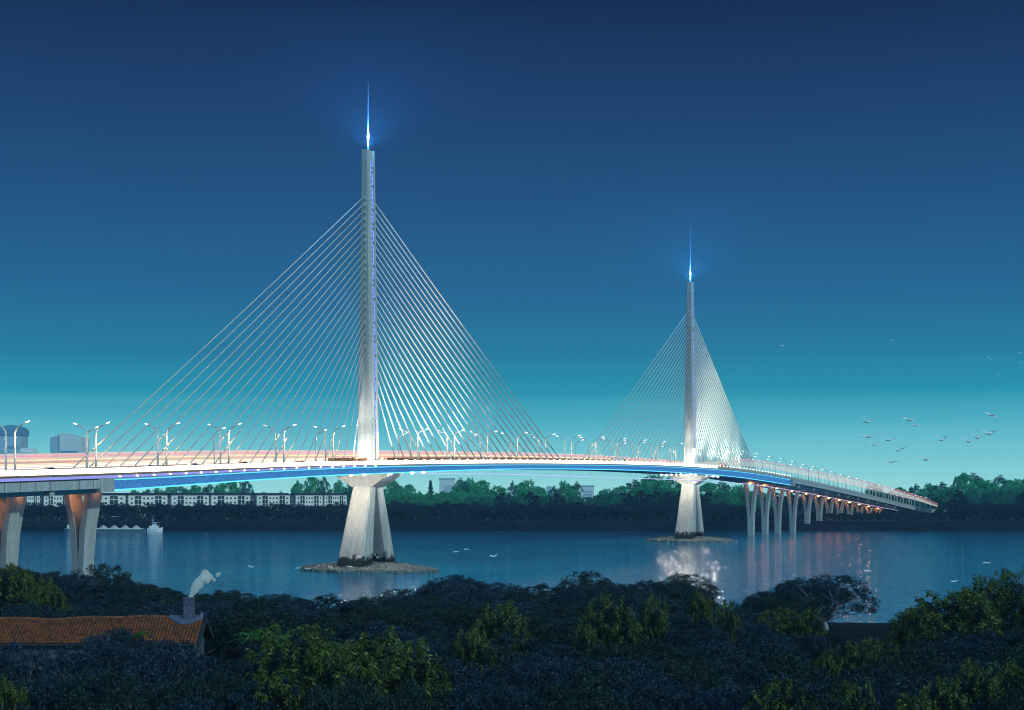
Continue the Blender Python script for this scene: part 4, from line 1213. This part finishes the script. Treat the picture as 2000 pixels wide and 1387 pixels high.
# ---------------------------------------------------------------- boats
def boats():
    Y = 884.0
    x0, x1 = (128 - 1000) / F * Y, (288 - 1000) / F * Y
    o = empty('sand_barge', ((x0 + x1) / 2, Y, 0)); L_ = x1 - x0
    def sec(x, w, z0, z1): return [(x, -w * .8, z0), (x, w * .8, z0), (x, w, z1), (x, -w, z1)]
    hull = mat('barge_hull_paint', (.13, .18, .19), .6, var=.35, scale=.4)
    MB().loft([sec(-L_ / 2, 3.2, .5, 2.3), sec(-L_ / 2 + 3, 4.4, -.5, 1.9), sec(L_ / 2 - 2, 4.4, -.5, 1.7), sec(L_ / 2, 4.0, .2, 1.8)]).build('hull', hull, o)
    r = MB()
    for s in (-1, 1): r.box((0, s * 4.2, 2.0), (L_ - 6, .3, .5))
    r.build('gunwale', M['white_paint'], o)
    b = MB(); b.box((-L_ / 2 + 2.5, 0, 3.2), (2.2, 3, 2.6)); b.tube([(-L_ / 2 + 4, 0, 2), (-L_ / 2 + 4, 0, 6.5)], .12, 6); b.build('bow_house', M['white_paint'], o)
    tag(o, 'long flat river barge loaded with sand heaps near the far bank', 'barge')
    sand = mat('pale_sand', (.52, .50, .44), .95)
    p0 = None
    for k in range(6):
        if p0 is None:
            m = MB(); m.lathe((0, 0, 0), [(3.6, 0), (2.4, 1.0), (1.1, 2.0), (.1, 2.6)], 12); h = m.build('sand_heap', sand); p0 = h
        else: h = p0.copy(); COL.objects.link(h)
        h.location = ((x0 + x1) / 2 - L_ / 2 + 10 + k * 6.9, Y, 1.75)
        tag(h, '%s cone of pale sand from the left on the barge' % ordinal(k + 1), 'sand heap', 'sand heaps on the barge')
    xa, xb = (290 - 1000) / F * Y, (319 - 1000) / F * Y
    t = empty('tug_boat', ((xa + xb) / 2, Y - 2, 0)); l = xb - xa
    MB().loft([sec(-l / 2, 1.9, -.4, 2.6), sec(-l / 4, 2.6, -.5, 1.9), sec(l / 4, 2.6, -.5, 2.0), sec(l / 2, 1.2, .3, 3.0)]).build('hull', M['white_paint'], t)
    MB().box((-.6, 0, 2.9), (5.6, 3.6, 2.0)).build('deckhouse', M['white_paint'], t)
    MB().loft([[(x, y, z) for x, y in ((-1.6, -1.4), (1.2, -1.4), (1.2, 1.4), (-1.6, 1.4))] for z in (3.92, 5.7)]).box((-.2, 0, 5.85), (3.4, 3.2, .25)).build('wheelhouse', M['white_paint'], t)
    MB().box((-.2, 0, 5.1), (2.84, 2.84, .65)).build('window', M['glass'], t)
    MB().lathe((2.6, 0, 3.9), [(.55, 0), (.5, 2.4), (.55, 2.5)], 10).build('funnel', M['dark_steel'], t)
    MB().tube([(-1.2, 0, 5.9), (-1.5, 0, 9.6)], .12, 6).tube([(-2.4, 0, 7.6), (-.2, 0, 7.9)], .09, 6).box((-1.4, 0, 7.1), (.9, .9, .9)).build('mast', M['steel'], t)
    tag(t, 'small white tug boat at the right end of the sand barge', 'tug boat')
boats()

# ---------------------------------------------------------------- house with tiled roof, chimney, smoke
def house():
    Y0 = 126.0
    mpp = Y0 / F
    rz_ = ztop(1208, Y0)
    xl, xr = (-60 - 1000) * mpp, (401 - 1000) * mpp
    g = ground_z((xl + xr) / 2, Y0)
    o = empty('tiled_house', ((xl + xr) / 2, Y0, g))
    hl = (xr - xl) / 2; H = rz_ - g; ev = H - 2.1; hw = 3.0
    MB().loft([[(x, -hw + .7, 0), (x, hw - .7, 0), (x, hw - .7, ev), (x, 0, H - .3), (x, -hw + .7, ev)] for x in (-hl + .5, hl - .6)]).build('wall', mat('plaster', (.07, .10, .12), .9), o)
    # roof of real barrel tiles, ridge slightly wavy
    m, N, L, P = new_mat('terracotta_tile')
    P.inputs['Roughness'].default_value = .8
    ge = N.new('ShaderNodeNewGeometry'); rp = N.new('ShaderNodeValToRGB')
    rp.color_ramp.elements[0].color = (.10, .030, .012, 1); rp.color_ramp.elements[1].color = (.30, .088, .028, 1)
    e = rp.color_ramp.elements.new(.12); e.color = (.12, .05, .03, 1); e = rp.color_ramp.elements.new(.3); e.color = (.19, .058, .022, 1)
    L.new(ge.outputs['Random Per Island'], rp.inputs[0]); L.new(rp.outputs[0], P.inputs['Base Color'])
    rf = MB(); tw = .30; rows_ = 11
    rg = random.Random(3)
    slope = math.hypot(hw, 3.0 + .5); n = int(2 * hl / tw)
    for side in (-1, 1):
        for i in range(n):
            x = -hl + (i + .5) * tw
            if side > 0 and i % 2: continue
            rw = rows_ if side < 0 else 6
            for j in range(rw):
                f0, f1 = j / rw, (j + 1.12) / rw
                sag = .10 * math.sin(x * .35) + .05 * math.sin(x * 1.1 + 2)
                def P_(f, dx, dz):
                    return (x + dx + (0 if side < 0 else 0), side * hw * f, H + sag * (1 - f) - 2.0 * f + dz)
                lift0, lift1 = .02 + rg.uniform(0, .02), .075 + rg.uniform(0, .02)
                w2 = tw * (.46 if side < 0 else .96)
                rings = []
                for f, lf in ((f0, lift0), (f1, lift1)):
                    rings.append([P_(f, w2 * math.cos(math.pi * k / 4), lf + .095 * math.sin(math.pi * k / 4)) for k in range(5)])
                rf.loft(rings, caps=False, closed=False)
    for i in range(int(2 * hl / .42)):
        x = -hl + i * .42
        sag = .10 * math.sin(x * .35) + .05 * math.sin(x * 1.1 + 2)
        rf.loft([[(xx, .16 * math.cos(math.pi * k / 5), H + sag + .04 + r_ * math.sin(math.pi * k / 5)) for k in range(6)] for xx, r_ in ((x, .13), (x + .46, .16))], caps=False, closed=False)
    roof = rf.build('roof', m, o)
    MB().loft([[(x, -hw, H - 2.1), (x, 0, H - .12), (x, hw, H - 2.1), (x, 0, H - .3)] for x in (-hl, hl)]).build('roof_deck', M['bark_dark'], roof)
    MB().loft([[(hl + .02, s * hw, H - 3.3), (hl + .1, s * hw, H - 3.3), (hl + .1, s * hw, H - 3.65), (hl + .02, s * hw, H - 3.65)] if False else [(hl + .02, s * q * hw, H + .1 - 2.05 * q), (hl + .14, s * q * hw, H + .1 - 2.05 * q), (hl + .14, s * q * hw, H - .25 - 2.05 * q), (hl + .02, s * q * hw, H - .25 - 2.05 * q)] for s, q in ((-1, 1), (-1, .0), (1, 1))]).build('bargeboard', M['dark_steel'], roof)
    cx = (370 - 1000) * mpp - (xl + xr) / 2
    st = mat('blue_grey_stone', (.13, .14, .20), .9, c2=(.04, .045, .08), scale=3)
    MB().box((cx, -.1, H + .45), (.84, .8, 2.7)).box((cx, -.1, H + 1.84), (.96, .92, .12)).build('chimney', st, o)
    # lead flashing saddle on the ridge around the chimney
    fl = MB(); xs = [cx - 1.75 + .2 * i for i in range(15)] + [cx + 1.25]
    ring = []
    for x in xs:
        q = (x - (cx - 1.75)) / 3.0
        d = .10 + .22 * math.sin(math.pi * min(1, max(0, q))) ** 1.2
        sag = .10 * math.sin(x * .35) + .05 * math.sin(x * 1.1 + 2)
        ring.append([(x, -hw * d, H + sag - 2.0 * d + .24), (x, 0, H + sag + .33 + (.25 if q > .9 else 0)), (x, hw * d * .7, H + sag - 2.0 * d * .7 + .24), (x, hw * d * .7, H + sag - 2.0 * d * .7 + .2), (x, 0, H + sag + .26), (x, -hw * d, H + sag - 2.0 * d + .2)])
    fl.loft(ring); fl.build('flashing', mat('lead_sheet', (.13, .14, .22), .6, c2=(.06, .07, .12), scale=3), o)
    tag(o, 'long low house with an orange tiled roof and a stone chimney among trees', 'house')
    # smoke
    ct = Vector((cx + (xl + xr) / 2, Y0 - .1, g + H + 1.95))
    m, N, L, P = new_mat('wood_smoke'); N.remove(P)
    v = N.new('ShaderNodeVolumePrincipled'); v.inputs['Color'].default_value = (.97, .97, .94, 1); v.inputs['Density'].default_value = 9
    tc = N.new('ShaderNodeTexCoord'); no = N.new('ShaderNodeTexNoise'); no.inputs['Scale'].default_value = 3.4; no.inputs['Detail'].default_value = 5
    L.new(tc.outputs['Object'], no.inputs['Vector'])
    mr = N.new('ShaderNodeMapRange'); mr.inputs['From Min'].default_value = .30; mr.inputs['From Max'].default_value = .56; mr.inputs['To Max'].default_value = 14
    L.new(no.outputs[0], mr.inputs[0]); L.new(mr.outputs[0], v.inputs['Density']); L.new(v.outputs[0], N['Material Output'].inputs['Volume'])
    sm = MB(); rg = random.Random(9)
    path = [(370, 1180, .12), (371, 1173, .2), (373, 1165, .26), (377, 1157, .3), (381, 1150, .42), (386, 1142, .5), (390, 1136, .46), (396, 1130, .42), (401, 1124, .5), (404, 1133, .36), (409, 1127, .34), (418, 1133, .2), (425, 1123, .22), (429, 1120, .14)]
    for px, py, r_ in path:
        c = at(px, py, Y0) - ct
        rings = []
        for a in range(7):
            th = math.pi * a / 6
            rr = max(.02, math.sin(th))
            rings.append([c + Vector((r_ * rr * math.cos(k * .785) * rg.uniform(.8, 1.2), r_ * rr * math.sin(k * .785) * .9, -r_ * math.cos(th) * rg.uniform(.9, 1.1))) for k in range(8)])
        sm.loft(rings)
    so = sm.build('smoke', m, None, True, ct)
    tag(so, 'curl of white smoke rising from the stone chimney', 'smoke', kind='stuff')
house()

# ---------------------------------------------------------------- birds
bird_m = mat('white_feathers', (.93, .93, .91), .7, var=.04)
_N, _L = bird_m.node_tree.nodes, bird_m.node_tree.links
_t = _N.new('ShaderNodeBsdfTranslucent'); _t.inputs[0].default_value = (.9, .9, .88, 1); _x = _N.new('ShaderNodeMixShader'); _x.inputs[0].default_value = .1
_L.new(_N['Principled BSDF'].outputs[0], _x.inputs[1]); _L.new(_t.outputs[0], _x.inputs[2]); _L.new(_x.outputs[0], _N['Material Output'].inputs[0])
def bird(bx, by, Le, Lt, Re, Rt, span_m, label, group, swap=1.0):
    """wing points in photo pixels relative to the body; the bird is built in 3D at the distance its span gives"""
    sp = math.hypot(Rt[0] - Lt[0], Rt[1] - Lt[1])
    Y = span_m * F / max(sp, 1e-3) * .96
    k = Y / F
    o_ = at(bx, by, Y)
    mb = MB()
    bl = span_m * .17
    # body: spindle with head, bill and tail, pointing away and to the left
    fd = Vector((-.55, .80, .08)).normalized(); sd_ = Vector((fd.y, -fd.x, 0)).normalized()
    prof = [(-1.35, .04, .22), (-1.1, .16, .2), (-.5, .34, .3), (.1, .40, .42), (.6, .30, .36), (.85, .22, .26), (1.05, .25, .26), (1.25, .16, .17), (1.55, .03, .03)]
    mb.loft([[fd * (x * bl) + sd_ * (w * bl * math.cos(a)) * .8 + UP * (h * bl * math.sin(a) * .8) for a in [j * math.pi / 4 for j in range(8)]] for x, w, h in prof])
    for e, t, s in ((Le, Lt, -1), (Re, Rt, 1)):
        E_ = Vector((e[0] * k, fd.y * .1 + s * .05, -e[1] * k)); T_ = Vector((t[0] * k, -.12 * span_m, -t[1] * k))
        root = Vector((s * .03 * span_m, 0, .03 * span_m))
        mid = E_.lerp(T_, .5) + UP * .012 * span_m
        pts = [root, root.lerp(E_, .55) + UP * .008, E_, mid, T_]
        ch = [.14, .15, .14, .10, .015]
        rings = []
        for p, c in zip(pts, ch):
            c *= span_m * 1.05
            f = fd * .5 + Vector((0, .4, .62)); f.normalize()
            th = .012 * span_m
            rings.append([p + f * c * .45 + UP * 0, p + UP * th, p - f * c * .55 - UP * .15 * c, p - UP * th * .4])
        mb.loft(rings)
    b = mb.build('flying_bird', bird_m, None, False, o_)
    tag(b, label, 'bird', group)
Z4 = lambda x, y: (1500 + x / 4, 780 + y / 4)
q = lambda *a: tuple(v / 4 for v in a)
gulls = [(772,178,(-15,-28),(-47,-55),(22,-15),(60,-25),'white bird with its left wing raised high, leftmost of the upper flock'),
 (1105,163,(-25,-20),(-62,-5),(25,-8),(55,19),'upper bird of the close pair, wings arched'),
 (1155,207,(-20,-15),(-47,8),(25,-7),(43,20),'lower bird of the close pair, wings arched downward'),
 (782,293,(-25,-12),(-57,-21),(25,-4),(68,4),'bird gliding with flat wings tilted right, left side of the flock'),
 (942,322,(-17,-25),(-47,-44),(20,-15),(56,-14),'bird in a lopsided V right of the flat-winged glider'),
 (825,357,(-17,-14),(-35,-12),(20,-17),(48,-14),'small bird with short bowed wings under the flat-winged glider'),
 (1020,402,(-18,-17),(-48,-32),(18,-12),(53,-28),'bird in an even V below the lopsided one'),
 (955,493,(-20,-3),(-55,2),(20,-5),(60,-10),'lowest bird on the left, wings almost level'),
 (1235,473,(-15,-21),(-50,-16),(27,-15),(53,7),'lowest bird in the middle, wings arched wide'),
 (1355,322,(-18,-25),(-47,-45),(18,-18),(47,-32),'lone bird in a steep V in the middle of the flock'),
 (1567,333,(-17,-26),(-47,-23),(23,-15),(48,0),'lowest of the three birds grouped on the right'),
 (1635,303,(-15,-23),(-43,-39),(20,-13),(48,-12),'middle of the three birds grouped on the right'),
 (1725,270,(-25,-14),(-65,-30),(25,-12),(70,-26),'topmost of the three birds grouped on the right, wide V'),
 (1748,122,(-25,-12),(-62,-20),(25,8),(63,30),'bird banking with wings in one slanted line, top right of the flock')]
for x, y, a, b, c, d, lab in gulls:
    X_, Y_ = Z4(x, y)
    bird(X_, Y_, q(*a), q(*b), q(*c), q(*d), 1.35, lab, 'white birds flying over the right bank')
tiny = [(1528, 676, 10, 'tiny far bird high above the right end of the bridge'), (1742, 666, 9, 'tiny far bird highest over the flock'), (1930, 698, 8, 'upper tiny bird of a pair near the right edge'), (1934, 703, 6, 'lower tiny bird of a pair near the right edge'),
        (1992, 690, 8, 'tiny bright bird at the right photo edge'), (1994, 709, 7, 'faint tiny bird below the one at the right edge'), (1949, 733, 7, 'tiny flat-winged bird below the pair near the right edge'), (1943, 761, 6, 'faint tiny bird just above the flock level, far right'),
        (1912, 814, 6, 'faint tiny bird left of the banking bird'), (1972, 816, 5, 'faint tiny bird right of the banking bird'), (1927, 870, 4, 'faintest tiny bird under the three on the right'), (1976, 881, 7, 'tiny dark bird low at the right edge'), (1987, 884, 5, 'pale tiny companion of the dark bird low at the right edge')]
for i, (x, y, s, lab) in enumerate(tiny):
    h = s / 2
    bird(x, y, (-h * .5, -h * .45), (-h, -h * .2), (h * .5, -h * .4), (h, -h * (.1 + .3 * (i % 2))), 1.35, lab, 'tiny far birds in the right sky')
low = [(490, 1108, (-3, -4), (-6, -1), (3, -3), (7, 2), 'white bird over the water left of the nearer pylon, on its own'), (583, 1111, (-2, -4), (-7, 3), (3, -4), (6, 1), 'left bird of the pair off the tip of the nearer island'), (602, 1112, (-2, -1), (-7, -2), (3, -1), (6, -3), 'right bird of the pair off the tip of the nearer island'), (646, 1110, (-3, -3), (-6, -3), (2, -4), (6, 4), 'bird fluttering just left of the nearer pylon foot'),
       (701, 1088, (-3, -3), (-7, 1), (3, -2), (6, 3), 'upper left bird in front of the nearer pylon leg'), (737, 1090, (-4, -6), (-8, -8), (3, -3), (4, -5), 'upper right bird in front of the nearer pylon leg'), (684, 1107, (-3, -1), (-6, -3), (3, -1), (6, 1), 'lower bird in front of the dark pylon foot'), (891, 1078, (-3, -1), (-6, 1), (3, -1), (6, -1), 'left bird of the pair over open water right of the pylon'), (911, 1073, (-3, -1), (-5, 1), (3, -1), (6, 1), 'right bird of the pair over open water right of the pylon'),
       (965, 1087, (-4, -1), (-9, -2), (4, -3), (9, -6), 'larger single bird over open water mid-river'), (1693, 1115, (-3, -1), (-6, 1), (3, -1), (7, 0), 'bird skimming the water below the right approach'), (1927, 1100, (-4, -2), (-8, 0), (4, -1), (9, -1), 'bird skimming the water at far right'), (1864, 1136, (-4, -1), (-8, -1), (4, -2), (9, -3), 'bird above the yellow-green tree on the right'), (1637, 1133, (-3, -1), (-5, 0), (3, -1), (5, -1), 'bird half hidden by the spreading tree top')]
for x, y, a, b, c, d, lab in low:
    bird(x, y, a, b, c, d, 1.35, lab, 'white birds skimming over the river')

# ---------------------------------------------------------------- haze: one closed box of evening air
def haze():
    m, N, L, P = new_mat('evening_air'); N.remove(P)
    v = N.new('ShaderNodeVolumePrincipled'); v.inputs['Color'].default_value = (.36, .72, .98, 1); v.inputs['Density'].default_value = HAZE_D
    L.new(v.outputs[0], N['Material Output'].inputs['Volume'])
    tag(MB().box((0, 1310, 86), (6800, 2900, 178)).build('haze', m), kind='stuff')
haze()
for T in (0.0, SPAN):
    lamp('POINT', 'beacon_light', W(T, 0, 136), 60000, (.10, .42, 1.0), 1.0)
    lamp('SPOT', 'beacon_light', W(T, 0, 131), 900000, (.08, .40, 1.0), .6, target=W(T, 0, 180), angle=172)
